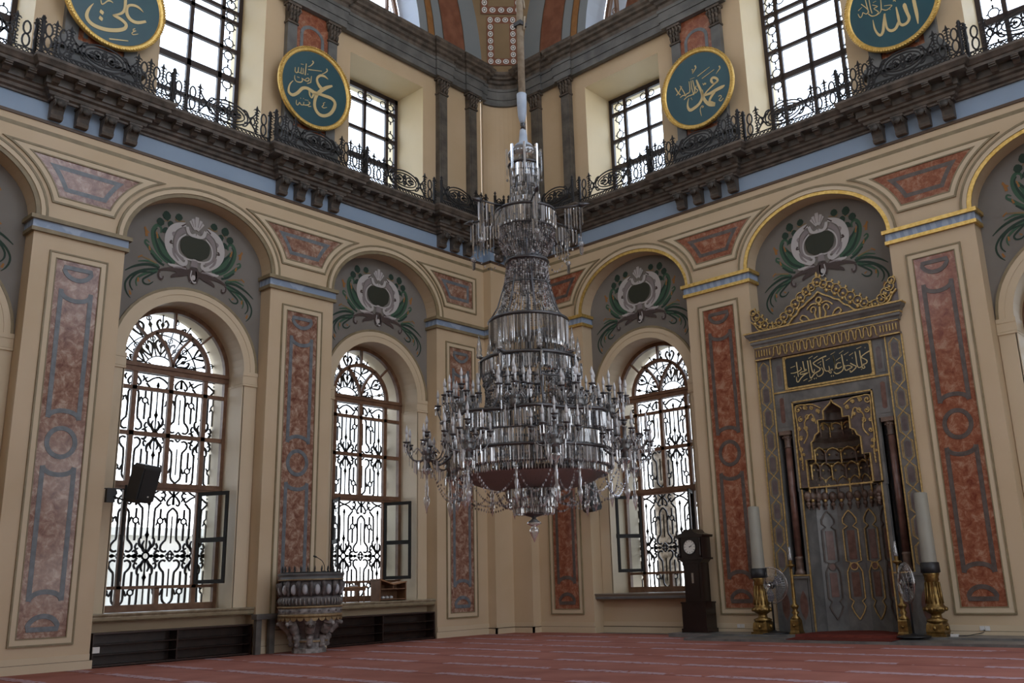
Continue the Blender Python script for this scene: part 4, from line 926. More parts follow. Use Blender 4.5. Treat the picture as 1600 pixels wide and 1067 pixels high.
for side in 'LR':
    sw = 'left' if side == 'L' else 'right'
    for k in (1,2):
        c = PIER[k]
        med = {('L',1):'the second roundel from the left',('L',2):'the leftmost roundel',('R',1):'the roundel right of the rope',('R',2):'the rightmost roundel'}[(side,k)]
        rail_run(side, c+1.02+.50, c-.97-.50, .76, [('fret',.60),('oval',1.5),('fret',.90)], f'black iron gallery railing bulging below {med}')
    for k,(hi,lo) in enumerate(((PIER[1]-.97-.52,PIER[0]+.97+.56),(PIER[2]-.97-.52,PIER[1]+.97+.56),(PIER[3]-1.4,PIER[2]+.97+.56))):
        nm = {0:f'square-headed window next to the corner',1:f'tall middle window',2:'window at the picture edge'}[k]
        rail_run(side, hi, lo, .55, [('fret',.62),('oval',1.35),('fret',.35)], f'black iron railing before the {nm}, {sw} gallery')
    rail_run(side, PIER[0]+.97+.50, 1.66, .76, [('oval',1.45),('fret',.45)], f'black iron railing over the {sw} pier beside the corner')
    rail_run(side, 1.63, 1.17, 1.09, [('oval',.5)], f'short black iron railing on the {sw} side of the inner corner')

# ================================================================ marble prayer niche
M['mgrey'] = mat('grey_blue_niche_marble', (.105,.103,.098), .35, col2=(.175,.17,.16), vscale=2.4, dist=1)
M['mpurple'] = mat('purple_grey_marble', (.085,.065,.065), .35, col2=(.14,.11,.105), vscale=5)
M['mred'] = mat('dark_red_marble', (.10,.048,.036), .3, col2=(.17,.09,.07), vscale=6)
M['mbrown'] = mat('brown_carved_marble', (.095,.06,.045), .4, col2=(.17,.115,.085), vscale=9)
M['board'] = mat('black_green_board', (.006,.012,.016), .3)
M['dim'] = mat('dim_brown_carving', (.075,.058,.048), .5, col2=(.12,.095,.075), vscale=8)
T = lambda x,y,z: (x,y,z)
MX = 10.77
mih = empty('prayer_niche', (MX,0,0), 0, 'carved grey marble prayer niche with gold crest and Arabic inscription board', 'prayer niche')
OUT = [(.80,3.46),(.80,4.14),(.62,4.14),(.62,4.55),(.55,4.60),(.50,4.72),(.40,4.78),(.40,5.07),(.24,5.07),(.24,5.28),(.12,5.38),(.04,5.44),(0,5.52)]
mb = MB(); y0,y1 = .0,.10
for s_ in (-1,1):
    A = [(s_*x,z) for x,z in OUT]; B = [(s_*1.04,z) for x,z in OUT]
    mb.band(A,B,.02,.12,1)
    a,b = sorted((s_*.98,s_*1.08)); mb.box(a,b,y0-.004,.12,.1,3.46,0)
    a,b = sorted((s_*1.04,s_*1.10)); mb.box(a,b,y0+.002,.12,3.4,5.56,0)
    a,b = sorted((s_*1.48,s_*1.885)); mb.box(a,b,-.03,.45,.1,6.85,0)              # outer strips
    a,b = sorted((s_*1.10,s_*1.50)); mb.box(a,b,.0,.3,4.92,6.85,0); mb.box(a,b,.26,.45,1.4,4.95,2); mb.box(a,b,-.0,.3,.1,1.36,0); 
    a,b = sorted((s_*1.02,s_*1.52)); mb.box(a,b,-.06,.3,1.34,1.42,0)
    a,b = sorted((s_*1.46,s_*1.9)); mb.box(a,b,-.08,.3,.1,1.36,0); mb.box(a,b,-.10,.3,1.34,1.42,0)
mb.box(-1.10,1.10,y0+.004,.2,5.56,5.98,0); mb.box(-1.10,1.10,.006,.3,6.7,6.9,0); mb.box(-1.10,1.10,.02,.2,5.95,6.75,0)
mb.box(-1.9,1.9,1.3,1.5,0,7.3,0)  # unseen backing boxes, added to stop daylight leaking round the recess
for s_ in (-1,1):
    a,b = sorted((s_*1.885,s_*1.98)); mb.box(a,b,.44,1.5,0,7.3,0); a,b = sorted((s_*1.0,s_*1.9)); mb.box(a,b,.45,.50,0,7.3,0)
mb.box(-1.9,1.9,.1,1.5,7.0,7.3,0)
mb.build('marble_body', [M['mgrey'],M['mpurple'],M['black']], mih)
# frieze, cornice
mb = MB(); mb.box(-1.86,1.86,-.10,.45,6.80,7.14,0)
n = 30
for i in range(n):
    x = -1.36+(i+.5)*2.72/n; 
mb.build('scalloped_frieze', M['mbrown'], mih)
mb = MB(); pts = []
n = 15
for i in range(n):
    x0 = -1.36+i*2.72/n; d = 2.72/n
    pts += [(x0,6.84,.022),(x0+d*.18,6.90,.022),(x0+d*.22,7.04,.022),(x0+d*.36,7.09,.022),(x0+d*.64,7.09,.022),(x0+d*.78,7.04,.022),(x0+d*.82,6.90,.022),(x0+d,6.84,.022)]
mb.stroke(pts,-.135,-.10,0)
for s_ in (-1,1):
    for i in range(6):
        x = s_*(1.44+i*.075); mb.box(x-.012,x+.012,-.125,-.1,6.90,7.06,0)
    mb.box(*sorted((s_*1.40,s_*1.88)),-.13,-.1,6.80,6.83,0)
mb.box(-1.88,1.88,-.12,-.1,7.12,7.14,0); mb.build('gold_scallop', M['dullgold'], mih)
P_ = [(-1.90,.3),(-1.90,-.06),(1.90,-.06),(1.90,.3)]; P_ = P_[::-1]
def msweep(mb, prof, mi):     # outwards from the body on three sides
    rows = []
    for p,z in prof: rows.append([(-1.90-p,.3,z),(-1.90-p,-.10-p,z),(1.90+p,-.10-p,z),(1.90+p,.3,z)])
    mb.add([v for r in rows for v in r],[(i*4+j,i*4+j+1,(i+1)*4+j+1,(i+1)*4+j) for i in range(len(prof)-1) for j in range(3)],mi)
mb = MB(); msweep(mb,[(-.05,7.14),(.0,7.14),(.01,7.20),(.05,7.24),(.05,7.30)],0); msweep(mb,[(.05,7.30),(.07,7.31),(.07,7.33),(.055,7.34)],1)
msweep(mb,[(.055,7.34),(.09,7.40),(.13,7.44),(.15,7.50)],0); msweep(mb,[(.15,7.50),(.17,7.505),(.17,7.54),(-.2,7.54)],1)
mb.build('cornice', [M['mgrey'],M['dullgold']], mih)
# openwork crest
def crest_ball(mb, x, z, r, gold):
    mb.stroke(circ(x,z,r,.021,14),-.09,-.02,1,True); mb.add([(x+(r-.01)*math.cos(2*PI*i/12),-.05,z+(r-.01)*math.sin(2*PI*i/12)) for i in range(12)],[list(range(12))],0)
    mb.ball((x,-.075,z-r*.2),r*.38,1,8,5); mb.stroke([(x+r*.5,z+r*.8,.02),(x+r*.8,z+r*1.15,.05),(x+r*.7,z+r*1.5,.01)],-.08,-.03,1)
mb = MB()
og = [(0,8.26),(.12,8.16),(.30,8.06),(.40,7.98),(.52,7.93),(.62,7.80),(.74,7.73),(.84,7.62),(.96,7.56)]
for s_ in (-1,1):
    mb.stroke(spline([(s_*x,z,.035) for x,z in og],3),-.10,-.03,1)
    mb.sheet([(s_*x,z) for x,z in og],[(s_*x,7.53) for x,z in og],-.04,0)
    for i,(x,z,r) in enumerate(((.16,8.42,.10),(.31,8.34,.11),(.47,8.23,.12),(.63,8.09,.12),(.80,7.95,.12),(.97,7.82,.11),(1.12,7.71,.10),(1.25,7.63,.07),(1.38,7.64,.09),(1.54,7.72,.11),(1.66,7.84,.12),(1.76,7.98,.11),(1.83,8.11,.08))): crest_ball(mb, s_*x, z, r, 0)
    for (x,z,r) in ((.22,8.24,.05),(.42,8.10,.05),(.60,7.95,.05),(.78,7.80,.05),(.96,7.66,.05),(1.66,7.68,.05),(1.8,7.8,.05)): mb.ball((s_*x,-.08,z),r,1,8,5)
    mb.stroke(spline([(s_*1.60,7.56,.03),(s_*1.72,7.63,.03),(s_*1.80,7.76,.03),(s_*1.92,7.88,.03)],3),-.10,-.03,1)
    mb.sheet([(s_*x,z) for x,z in ((1.1,7.66),(1.4,7.6),(1.6,7.72),(1.75,7.95),(1.86,8.12),(1.93,8.1))],[(s_*x,7.53) for x in (1.1,1.4,1.6,1.75,1.86,1.93)],-.04,0)
    f = lambda x,z,w=.03: (s_*x,z,w)
    mb.stroke(spline([f(.10,7.56),f(.14,7.70),f(.10,7.84),f(.18,7.90),f(.24,7.82),f(.20,7.76)],3),-.085,-.035,1)
    mb.stroke(spline([f(.30,7.56),f(.36,7.68),f(.48,7.74),f(.54,7.66),f(.48,7.60)],3),-.085,-.035,1)
    mb.stroke(spline([f(.06,7.95),f(.16,7.98),f(.26,7.94),f(.34,7.86)],3),-.085,-.035,1)
mb.stroke(circ(0,8.04,.07,.035,12),-.10,-.03,1,True); mb.ball((0,-.08,7.92),.05,1); crest_ball(mb,0,8.52,.12,0); mb.stroke([(0,8.62,.03),(0,8.70,.06),(0,8.78,.01)],-.08,-.03,1)
mb.stroke([(-.02,7.56,.03),(0,7.75,.05),(0,7.9,.03)],-.09,-.03,1)
mb.build('openwork_crest', [M['mpurple'],M['dullgold']], mih)
# hexagon chains on the outer strips
for s_ in (-1,1):
    mb = MB(); xc = s_*1.69; n = 9; z0 = 1.5; dz = (6.75-z0)/n
    for i in range(n):
        a = z0+i*dz; w = .13
        for m_ in (-1,1): mb.stroke([(xc,a,.016),(xc+m_*w,a+dz*.2,.016),(xc+m_*w,a+dz*.8,.016),(xc,a+dz,.016)],-.042,-.03,0); mb.stroke([(xc,a,.010),(xc+m_*(w-.03),a+dz*.22,.010),(xc+m_*(w-.03),a+dz*.78,.010),(xc,a+dz,.010)],-.038,-.03,0)
        pl = [(xc+.07*math.cos(t),a+dz*.5+ (dz*.22+.055*abs(math.sin(t)))*(1 if math.sin(t)>=0 else -1)) for t in [2*PI*j/16+.01 for j in range(16)]]
        mb.add([(x,-.034,z) for x,z in pl],[list(range(16))],1)
    for x in (1.49,1.88): a,b = sorted((s_*(x-.015),s_*(x+.015))); mb.box(a,b,-.05,-.02,1.42,6.80,0)
    mb.build('hexagon_chain', [M['dullgold'],M['mpurple']], mih)
# slim inset panels beside the board and above the columns, base panels
for s_ in (-1,1):
    for (z0,z1,mi) in ((5.98,6.68,0),(5.02,5.86,1)):
        mb = MB(); xc = s_*1.29; mb.box(xc-.11,xc+.11,-.012,0,z0,z1,2); h_=.06
        pl = [(xc+h_*math.cos(t),(z0+z1)/2+((z1-z0)*.32+.05*abs(math.sin(t)))*(1 if math.sin(t)>=0 else -1)) for t in [2*PI*j/16+.01 for j in range(16)]]
        mb.add([(x,-.018,z) for x,z in pl],[list(range(16))],mi); mb.build('inset_panel', [M['mpurple'],M['mred'],M['mgrey']], mih)
    for xc in (1.23,1.66):
        mb = MB()
        pl = [(s_*xc+.10*math.cos(t),.72+.30*math.sin(t)*(1 if abs(math.cos(t))>.3 else 1.15)) for t in [2*PI*j/20 for j in range(20)]]
        mb.add([(x,-.085 if xc>1.5 else -.006,z) for x,z in pl],[list(range(20))],1); mb.build('inset_panel', [M['mpurple'],M['mred'],M['mgrey']], mih)
mb = MB(); fr = lambda hx,z0,z1,w_,y: [mb.box(-hx,hx,y,0,z0,z0+w_,0),mb.box(-hx,hx,y,0,z1-w_,z1,0),mb.box(-hx,-hx+w_,y,0,z0,z1,0),mb.box(hx-w_,hx,y,0,z0,z1,0)]
fr(1.03,3.44,5.62,.035,-.03); mb.stroke([(x*s_,z,.03) for s_ in (-1,) for x,z in OUT]+[(x,z,.03) for x,z in OUT[::-1][1:]],-.03,.02,0)
for s_ in (-1,1):
    a,b = sorted((s_*.97,s_*1.0)); mb.box(a,b,-.03,0,.12,3.44,0); a,b = sorted((s_*1.0,s_*1.5)); mb.box(a,b,-.075,0,1.40,1.43,0); a,b = sorted((s_*.8,s_*1.03)); mb.box(a,b,-.03,0,3.44,3.47,0)
mb.box(-1.5,1.5,-.03,0,5.88,5.92,0); mb.build('gold_frame', M['dullgold'], mih)
# inscription
r_ = mih; mb = MB(); hx,z0,z1,cr = 1.10,5.97,6.75,.07
rr = [(x,z) for cx,cz,a in ((hx-cr,z1-cr,0),(-hx+cr,z1-cr,1),(-hx+cr,z0+cr,2),(hx-cr,z0+cr,3)) for x,z in [(cx+cr*math.cos(PI/2*(a+j/4)),cz+cr*math.sin(PI/2*(a+j/4))) for j in range(5)]]
mb.add([(x,-.02,z) for x,z in rr],[list(range(len(rr)))],0); mb.build('inscription_board', M['board'], mih)
mb = MB(); mb.box(-hx-.05,hx+.05,-.045,.01,z1,z1+.035,0); mb.box(-hx-.05,hx+.05,-.045,.01,z0-.035,z0,0)
for s_ in (-1,1): a,b = sorted((s_*hx,s_*(hx+.05))); mb.box(a,b,-.045,.01,z0,z1,0)
mb.stroke([(x,z,.02) for x,z in rr],-.035,-.01,0,True); mb.build('board_frame', M['dullgold'], mih)
mb = MB()
for o in INS: mb.stroke([(x-.03,6.4+z,w_*.95+.004) for x,z,w_ in spl(o)],-.032,-.022,0)
mb.build('lettering', M['leafgold'], mih)
# stepped stalactite hood
mb = MB(); prof = [(.93,3.0),(.90,3.46),(.80,3.48),(.80,3.80),(.78,4.12),(.66,4.16),(.64,4.42),(.60,4.56),(.50,4.66),(.42,4.80),(.40,5.06),(.27,5.08),(.25,5.26),(.12,5.42),(.001,5.54)]
mb.lathe([(r,z) for r,z in prof],(0,.1,0),28,0,False,0,PI)
tiers = ((.88,3.44,9,.30,.055),(.77,3.80,7,.28,.05),(.64,4.18,5,.25,.045),(.42,4.82,4,.2,.03))
for R_,z,n,h_,w_ in tiers:
    for i in range(n+1):
        t = PI*(i+.0)/n; x,y = R_*math.cos(t)*.96,.1+R_*math.sin(t)*.9
        mb.lathe([(.005,-.10),(w_*.5,-.08),(w_*.3,-.04),(w_*.7,0),(w_*.4,.04),(w_*.6,.12),(w_*.4,.2),(w_,h_)],(x,y,z-.05),8,2 if i%2 else 1)
        if i < n:
            t2 = PI*(i+1)/n; P0 = (x,y,z+h_*.55); P2 = (R_*math.cos(t2)*.96,.1+R_*math.sin(t2)*.9,z+h_*.55); tm=(t+t2)/2; P1 = (R_*math.cos(tm)*.93,.1+R_*math.sin(tm)*.87,z+h_*1.05)
            mb.tube([P0,((P0[0]+P1[0])/2,(P0[1]+P1[1])/2,P0[2]+h_*.35),P1,((P2[0]+P1[0])/2,(P2[1]+P1[1])/2,P0[2]+h_*.35),P2],.020,5,2)
    mb.lathe([(R_,-.02),(R_-.06,0),(R_,.02)],(0,.1,z+h_*.95),24,2,False,0,PI)
    for i in range(n*2): t = PI*(i+.5)/(n*2); mb.ball((R_*math.cos(t)*.94,.1+R_*math.sin(t)*.88,z+h_*.35),.032,2 if i%2 else 1,6,4)
for i in range(5):    # tall slots in the upper tier
    t = PI*(i+.5)/5; mb.box(.39*math.cos(t)-.012,.39*math.cos(t)+.012,.1+.39*math.sin(t)-.05,.1+.39*math.sin(t),4.84,5.03,2)
for i in range(15):   # heavy carved lower row
    t = PI*i/14; x,y = .90*math.cos(t),.1+.86*math.sin(t)
    mb.ball((x,y-.03,3.27),.105,1,8,6,1.2); mb.ball((x*.97,y-.07,3.17),.05,2 if i%2 else 1,8,5); mb.ball((x*.97,y-.08,3.08),.06,1,8,5); mb.lathe([(.001,0),(.03,.03),(.02,.07),(.05,.1)],(x*.96,y-.09,2.94),8,1)
mb.build('stalactite_hood', [M['dim'],M['mbrown'],M['dullgold']], mih)
# five-sided recess with tall marble panels
F5 = [(-.985,.06),(-.90,.45),(-.52,.80),(0,.93),(.52,.80),(.90,.45),(.985,.06)]
mb = MB(); mb.add([(x,y,.1) for x,y in F5]+[(x,y,3.5) for x,y in F5],[(i,i+1,i+8,i+7) for i in range(6)],0); mb.add([(x,y,.1) for x,y in F5],[list(range(7))],0)
mb.build('recess', M['mgrey'], mih)
def facet(i):
    a,b = Vector(F5[i]),Vector(F5[i+1]); c = (a+b)/2; u = (b-a).normalized(); nrm = Vector((u.y,-u.x))
    return (lambda x,y,z: (c.x+u.x*x+nrm.x*(-y), c.y+u.y*x+nrm.y*(-y), z)), (b-a).length
for i in range(1,5):
    Tf,ln_ = facet(i); mb = MB(Tf); w_ = .13; mi = 1 if i in (2,3) else 2
    pt = [(0,2.92),(-.06,2.84),(-.12,2.72),(-.12,2.62),(-.05,2.54),(-w_,2.46),(-w_,1.72),(-.05,1.68),(-w_,1.46),(-w_,.85),(-.07,.78),(-.12,.66),(-.08,.52),(0,.36)]
    for s_ in (-1,1): mb.stroke([(s_*x*1.35,z,.026) for x,z in pt],-.035,-.005,mi); mb.stroke([(s_*x*1.15,z*.985+.02,.012) for x,z in pt],-.02,-.005,2)
    mb.box(-.09,.09,-.012,-.002,1.75,2.44,0); mb.box(-.09,.09,-.012,-.002,.88,1.45,0)
    mb.stroke(circ(0,1.59,.085,.02,14),-.035,-.01,mi,True); mb.add([(.075*math.cos(2*PI*j/14),-.02,1.59+.075*math.sin(2*PI*j/14)) for j in range(14)],[list(range(14))],0)
    mb.build('niche_panel', [M['mred'],M['dullgold'],M['dim']], mih)
# columns
for s_ in (-1,1):
    r = MB(); x = s_*1.30
    r.lathe([(.13,1.42),(.13,1.50),(.095,1.53),(.10,1.56),(.095,1.80),(.11,1.82),(.088,1.86)],(x,.12,0),16,1)
    r.lathe([(.086,1.86),(.085,4.5)],(x,.12,0),16,0)
    r.lathe([(.09,4.5),(.105,4.52),(.08,4.55),(.09,4.70),(.13,4.82)],(x,.12,0),16,1); r.box(x-.15,x+.15,-.03,.27,4.82,4.92,1)
    for i in range(8): t = 2*PI*i/8; r.ball((x+.11*math.cos(t),.12+.11*math.sin(t),4.76),.03,1,6,4)
    r.build('column', [M['mred'],M['mbrown']], mih)
# carved gold scrolls in the spandrels of the hood
mb = MB()
for s_ in (-1,1):
    f = lambda x,z,w=.026: (s_*x,z,w)
    for cx,cz,r in ((.88,5.40,.09),(.70,5.42,.06),(.52,5.40,.05),(.38,5.30,.06),(.84,5.15,.07),(.66,5.18,.07),(.52,5.10,.05),(.90,4.92,.05),(.74,4.92,.06),(.88,4.68,.06),(.92,4.42,.06),(.86,4.28,.035),(.94,4.18,.03)):
        mb.stroke(spiral(s_*cx,cz,.012,r,random.random()*6,1.3*s_,.03,.02,14),-.015,.03,0)
        mb.ball((s_*cx,-.01,cz),.022,0,6,4)
    mb.stroke(spline([f(.30,5.36),f(.5,5.48),f(.7,5.50),f(.9,5.51),f(.96,5.42),f(.95,5.2),f(.93,4.9),f(.95,4.6),f(.90,4.2),f(.91,3.9)],4),-.012,.03,0)
    for z in (3.95,4.02,4.09): mb.ball((s_*.91,-.01,z),.022,0,6,4)
    mb.stroke(spline([f(.45,5.0),f(.55,5.25),f(.75,5.05),f(.70,4.75),f(.82,4.55)],4),-.012,.03,0)
mb.build('gilt_scrolls', M['dullgold'], mih)
# stone step along the wall
mb = MB(); mb.box(6.25,16.5,-.95,-.01,.006,.10,0); mb.box(7.35,16.5,-1.95,-.95,.006,.06,0)
mb.build('trim_3', M['mgrey'], kind='structure')
mb = MB(); P0 = [(9.72,-.95),(12.15,-.95),(11.85,-.30),(11.70,.10),(11.15,.6),(10.77,.7),(10.35,.6),(9.85,.1),(9.80,-.30)]
mb.add([(9.95,-1.88,.063),(12.3,-1.88,.063),(12.2,-1.02,.066),(9.75,-1.02,.066),(9.72,-.955,.12),(12.15,-.955,.12),(9.95,-1.88,.075),(12.3,-1.88,.075)],[(0,1,7,6),(6,7,2,3),(3,2,5,4)],0)
mb.prismz(P0,.105,.122,0); mb.build('niche_rug', mat('dark_red_rug',(.10,.022,.016),.95,col2=(.14,.035,.025),vscale=5,spec=.1), label='small dark red rug laid on the step inside the prayer niche', cat='rug')

# ================================================================ crystal chandelier
CHX, CHY = 10.70, -10.82
M['pewter'] = mat('dark_pewter_metal', (.10,.10,.105), .35, .85)
M['armglass'] = mat('grey_glass_sleeve', (.17,.175,.18), .15, .3)
M['rope'] = mat('pale_rope_cover', (.42,.36,.27), .8, col2=(.30,.25,.18), vscale=9)
M['cloth'] = mat('pale_blue_wrapping', (.36,.44,.55), .7, col2=(.46,.53,.62), vscale=7)
M['bulb'] = mat('frosted_candle_bulb', (.55,.56,.58), .25)
ch = empty('chandelier', (CHX,CHY,0), 0, 'huge tiered crystal chandelier with candle bulbs hanging in mid room', 'chandelier'); ch.scale = (.9365,)*3; ch.location.z = .096
mb = MB(); mb.tube([(0,0,9.9),(-.0,0,14),(0,0,29.9)],[.065,.06,.055],10,0); mb.box(-.085,.085,-.085,.085,11.3,11.38,1)
for i in range(14): mb.tube([(.09*math.cos(i),.09*math.sin(i),11.2+i*.5),(.09*math.cos(i+.5),.09*math.sin(i+.5),11.5+i*.5)],.02,5,0)
mb.build('suspension_rope', [M['rope'],M['black']], ch)
mb = MB(); mb.lathe([(.03,9.35),(.05,9.4),(.075,9.5),(.085,9.7),(.09,9.93),(.02,9.96)],(-.01,0,0),10,0); mb.lathe([(.05,9.22),(.03,9.30),(.05,9.34)],(0,0,0),8,1)
mb.tube([(0,-.05,9.30),(.06,-.02,9.25),(.05,.0,9.18),(-.03,0,9.16)],.02,6,1)
mb.lathe([(.17,8.86),(.15,8.92),(.08,8.97),(.07,9.1),(.06,9.2),(.035,9.25)],(0,0,0),12,0); mb.build('wrapped_hook', [M['cloth'],M['pewter']], ch)
mb = MB(); mb.lathe([(.05,8.58),(.18,8.60),(.27,8.68),(.28,8.76),(.22,8.84),(.12,8.88)],(0,0,0),24,0); mb.build('glass_ball', M['crystal'], ch)
mb = MB(); mb.lathe([(.035,2.75),(.035,8.9)],(0,0,0),10,0)
for z,r in ((7.60,.34),(6.70,.14),(5.05,.12),(3.96,.2),(3.42,.2)): mb.lathe([(.03,z-.05),(r,z),(.03,z+.05)],(0,0,0),12,0)
mb.build('central_stem', M['pewter'], ch)
def ring(mb, r, z, t=.022, mi=0, seg=48, wav=0, nw=8):
    mb.tube([((r+wav*math.cos(nw*2*PI*i/seg))*math.cos(2*PI*i/seg),(r+wav*math.cos(nw*2*PI*i/seg))*math.sin(2*PI*i/seg),z) for i in range(seg)],t,6,mi,True)
for r,z,t in ((.27,8.52,.02),(.24,8.38,.02),(.22,8.08,.018),(.27,7.68,.018),(.52,7.62,.025),(.50,7.3,.012),(.36,6.72,.03),(.40,6.3,.01),(.66,5.66,.03),(.62,5.28,.012),(.80,4.98,.03),(.78,4.6,.012),(.45,2.90,.02),(.34,2.62,.02),(1.30,3.70,.012),(1.32,3.44,.026),(1.24,3.2,.012),(.4,4.0,.02)): mb = MB(); ring(mb,r,z,t); mb.build('metal_hoop', M['pewter'], ch)
mb = MB(); ring(mb,1.36,3.99,.03,wav=.10); mb.build('wavy_hoop', M['pewter'], ch)
mb = MB()
for i in range(8):
    t = 2*PI*i/8+.15; c,s = math.cos(t),math.sin(t)
    mb.tube([(0,0,5.03),(.84*c,.84*s,5.03)],.025,6); mb.tube([(0,0,3.99),(1.36*c,1.36*s,3.99)],.02,6); mb.tube([(0,0,3.44),(1.32*c,1.32*s,3.44)],.022,6)
    mb.tube([(.8*c,.8*s,4.98),(.86*c,.86*s,4.5),(.95*c,.95*s,4.2),(1.1*c,1.1*s,4.0)],.016,5)
    mb.tube([(.3*c,.3*s,6.72),(.40*c,.40*s,6.3),(.52*c,.52*s,5.9),(.66*c,.66*s,5.66)],.014,5); mb.tube([(.24*c,.24*s,8.38),(.27*c,.27*s,7.65)],.01,5)
mb.build('radial_rods', M['pewter'], ch, kind='stuff')
for i in range(6):
    mb = MB(); t = 2*PI*i/6+.4; c,s = math.cos(t),math.sin(t)
    mb.tube([(.45*c,.45*s,7.64),(.98*c,.98*s,7.62)],.016,6,0); mb.tube([(.98*c,.98*s,7.62),(1.04*c,1.04*s,7.62),(1.16*c,1.16*s,7.62)],[.05,.045,.003],6,0)
    mb.tube([(.5*c,.5*s,7.62),(.8*c,.8*s,7.1),(.5*c,.5*s,6.95)],.010,5,0)
    mb.build('arrow_arm', M['pewter'], ch)
# prisms: long cut drops in fringes
CR = [M['crystal'],M['crystal_glint'],M['crystal_shade']]
def prism(mb, x, y, z1, ln_, w_=.017, mi=0):
    a = math.atan2(y,x); t = random.random()*.8; k = 4
    vs = []
    for j in range(k): an = t+a+2*PI*j/k; vs.append((x+w_*math.cos(an),y+w_*.7*math.sin(an),z1-.015))
    for j in range(k): an = t+a+2*PI*j/k; vs.append((x+w_*.8*math.cos(an),y+w_*.6*math.sin(an),z1-ln_*.86))
    vs += [(x,y,z1),(x,y,z1-ln_)]
    mi = mi if mi else random.choice((0,0,1,2,2))
    mb.add(vs,[(j,(j+1)%k,k+(j+1)%k,k+j) for j in range(k)]+[((j+1)%k,j,2*k) for j in range(k)]+[(k+j,k+(j+1)%k,2*k+1) for j in range(k)],mi)
def fringe(name, r, z1, ln_, n, mt='crystal', wav=0, jit=.0, label=None):
    mb = MB(); n = int(n*1.5); wk = min(1.0, 2*PI*r/n/.036)
    for i in range(n):
        t = 2*PI*(i+random.random()*jit)/n; rr = r+wav*math.cos(8*t); prism(mb, rr*math.cos(t), rr*math.sin(t), z1, ln_*(1-.06*random.random()), (.017+.008*random.random())*wk)
    return mb.build(name, CR, ch, kind='stuff')
def bead(mb, x, y, z, r, mi=0):
    mi = random.choice((0,1,2))
    vs = [(x+r,y,z),(x,y+r,z),(x-r,y,z),(x,y-r,z),(x,y,z+r*1.3),(x,y,z-r*1.3)]
    mb.add(vs,[(0,1,4),(1,2,4),(2,3,4),(3,0,4),(1,0,5),(2,1,5),(3,2,5),(0,3,5)],mi)
def strands(name, prof, n, step=.07, r=.016, mt='crystal'):
    n = int(n*1.3); step *= .8; mb = MB(); P = spline([(a,b) for a,b in prof], 8)
    L_ = [0]
    for i in range(1,len(P)): L_.append(L_[-1]+math.dist(P[i],P[i-1]))
    m_ = int(L_[-1]/step); pts = []
    for k in range(m_+1):
        q = k*step; i = 1
        while i < len(P)-1 and L_[i] < q: i += 1
        u = (q-L_[i-1])/max(1e-6,L_[i]-L_[i-1]); pts.append((P[i-1][0]+(P[i][0]-P[i-1][0])*u, P[i-1][1]+(P[i][1]-P[i-1][1])*u))
    for j in range(n):
        t = 2*PI*j/n
        for k,(a,b) in enumerate(pts): bead(mb, a*math.cos(t), a*math.sin(t), b, r*(.8+.5*random.random()))
    return mb.build(name, CR if mt == 'crystal' else M[mt], ch, kind='stuff')
fringe('prism_fringe', .25, 8.56, .36, 26); fringe('prism_fringe', .24, 8.34, .24, 30)
for i in range(8): mb = MB(); t = 2*PI*i/8; prism(mb,.30*math.cos(t),.30*math.sin(t),8.86,.55,.03); mb.ball((.30*math.cos(t),.30*math.sin(t),8.25),.025,0,6,4); mb.build('long_drop', CR, ch)
for k in range(8):
    z = 8.30-k*.085*1.0; r = .20+.014*k; fringe('prism_fringe', r, z, .10, 30+2*k)
fringe('prism_fringe', .52, 7.60, .32, 64); fringe('prism_fringe', .46, 7.42, .30, 52); fringe('prism_fringe', .36, 7.3, .28, 36)
strands('bead_strands', [(.50,7.30),(.47,7.1),(.38,6.9),(.24,6.74),(.12,6.66)], 44, .045, .013)
for i in range(6):
    t = 2*PI*i/6+.4; c,s = math.cos(t),math.sin(t); mb = MB()
    for j in range(7): prism(mb,(.72+.05*j)*c-.02*s*(j%2),(.72+.05*j)*s+.02*c*(j%2),7.60-.14*(j%2)*0,.36+.05*(j%3),.018)
    for j in range(6): prism(mb,(.60+.06*j)*c,(.60+.06*j)*s,7.28-.02*j,.26,.016)
    prism(mb,.98*c,.98*s,7.58,.62,.02); mb.ball((.98*c,.98*s,6.92),.05,0,8,5); prism(mb,.98*c,.98*s,6.88,.16,.04)
    for k in range(10): u = k/9; bead(mb,(.95-.55*u)*c,(.95-.55*u)*s,7.1-.35*math.sin(PI*u*.9)-.05,.02)
    mb.build('drop_cluster', CR, ch, kind='stuff')
strands('bead_strands', [(.34,6.70),(.37,6.45),(.41,6.15),(.48,5.9),(.62,5.68)], 44, .055, .018)
fringe('prism_fringe', .33, 6.70, .30, 40); fringe('prism_fringe', .12, 6.6, .5, 10)
fringe('prism_fringe', .66, 5.64, .46, 84); fringe('prism_fringe', .60, 5.30, .14, 60)
fringe('prism_fringe', .80, 4.95, .24, 84); fringe('prism_fringe', .62, 4.92, .2, 50)
strands('bead_strands', [(.78,4.72),(.74,4.5),(.74,4.3),(.80,4.1),(.92,4.02)], 60, .06, .019)
strands('bead_strands', [(.60,4.9),(.55,4.6),(.52,4.3),(.6,4.05)], 36, .07, .017)
for i in range(8):
    t = 2*PI*i/8+.15; c,s = math.cos(t),math.sin(t); mb = MB()
    mb.lathe([(.045,0),(.05,.05),(.035,.09),(.045,.14),(.001,.42)],(.84*c,.84*s,5.03),8,0); mb.build('glass_spire', M['crystal'], ch)
    mb = MB(); [prism(mb,.86*c+.03*math.cos(j),.86*s+.03*math.sin(j),4.98-.2*(j//3),.30,.02) for j in range(9)]; mb.build('drop_cluster', CR, ch, kind='stuff')
fringe('prism_fringe', 1.34, 3.96, .28, 150, wav=.10); fringe('prism_fringe', 1.27, 3.70, .26, 130); fringe('prism_fringe', 1.0, 3.9, .3, 50)
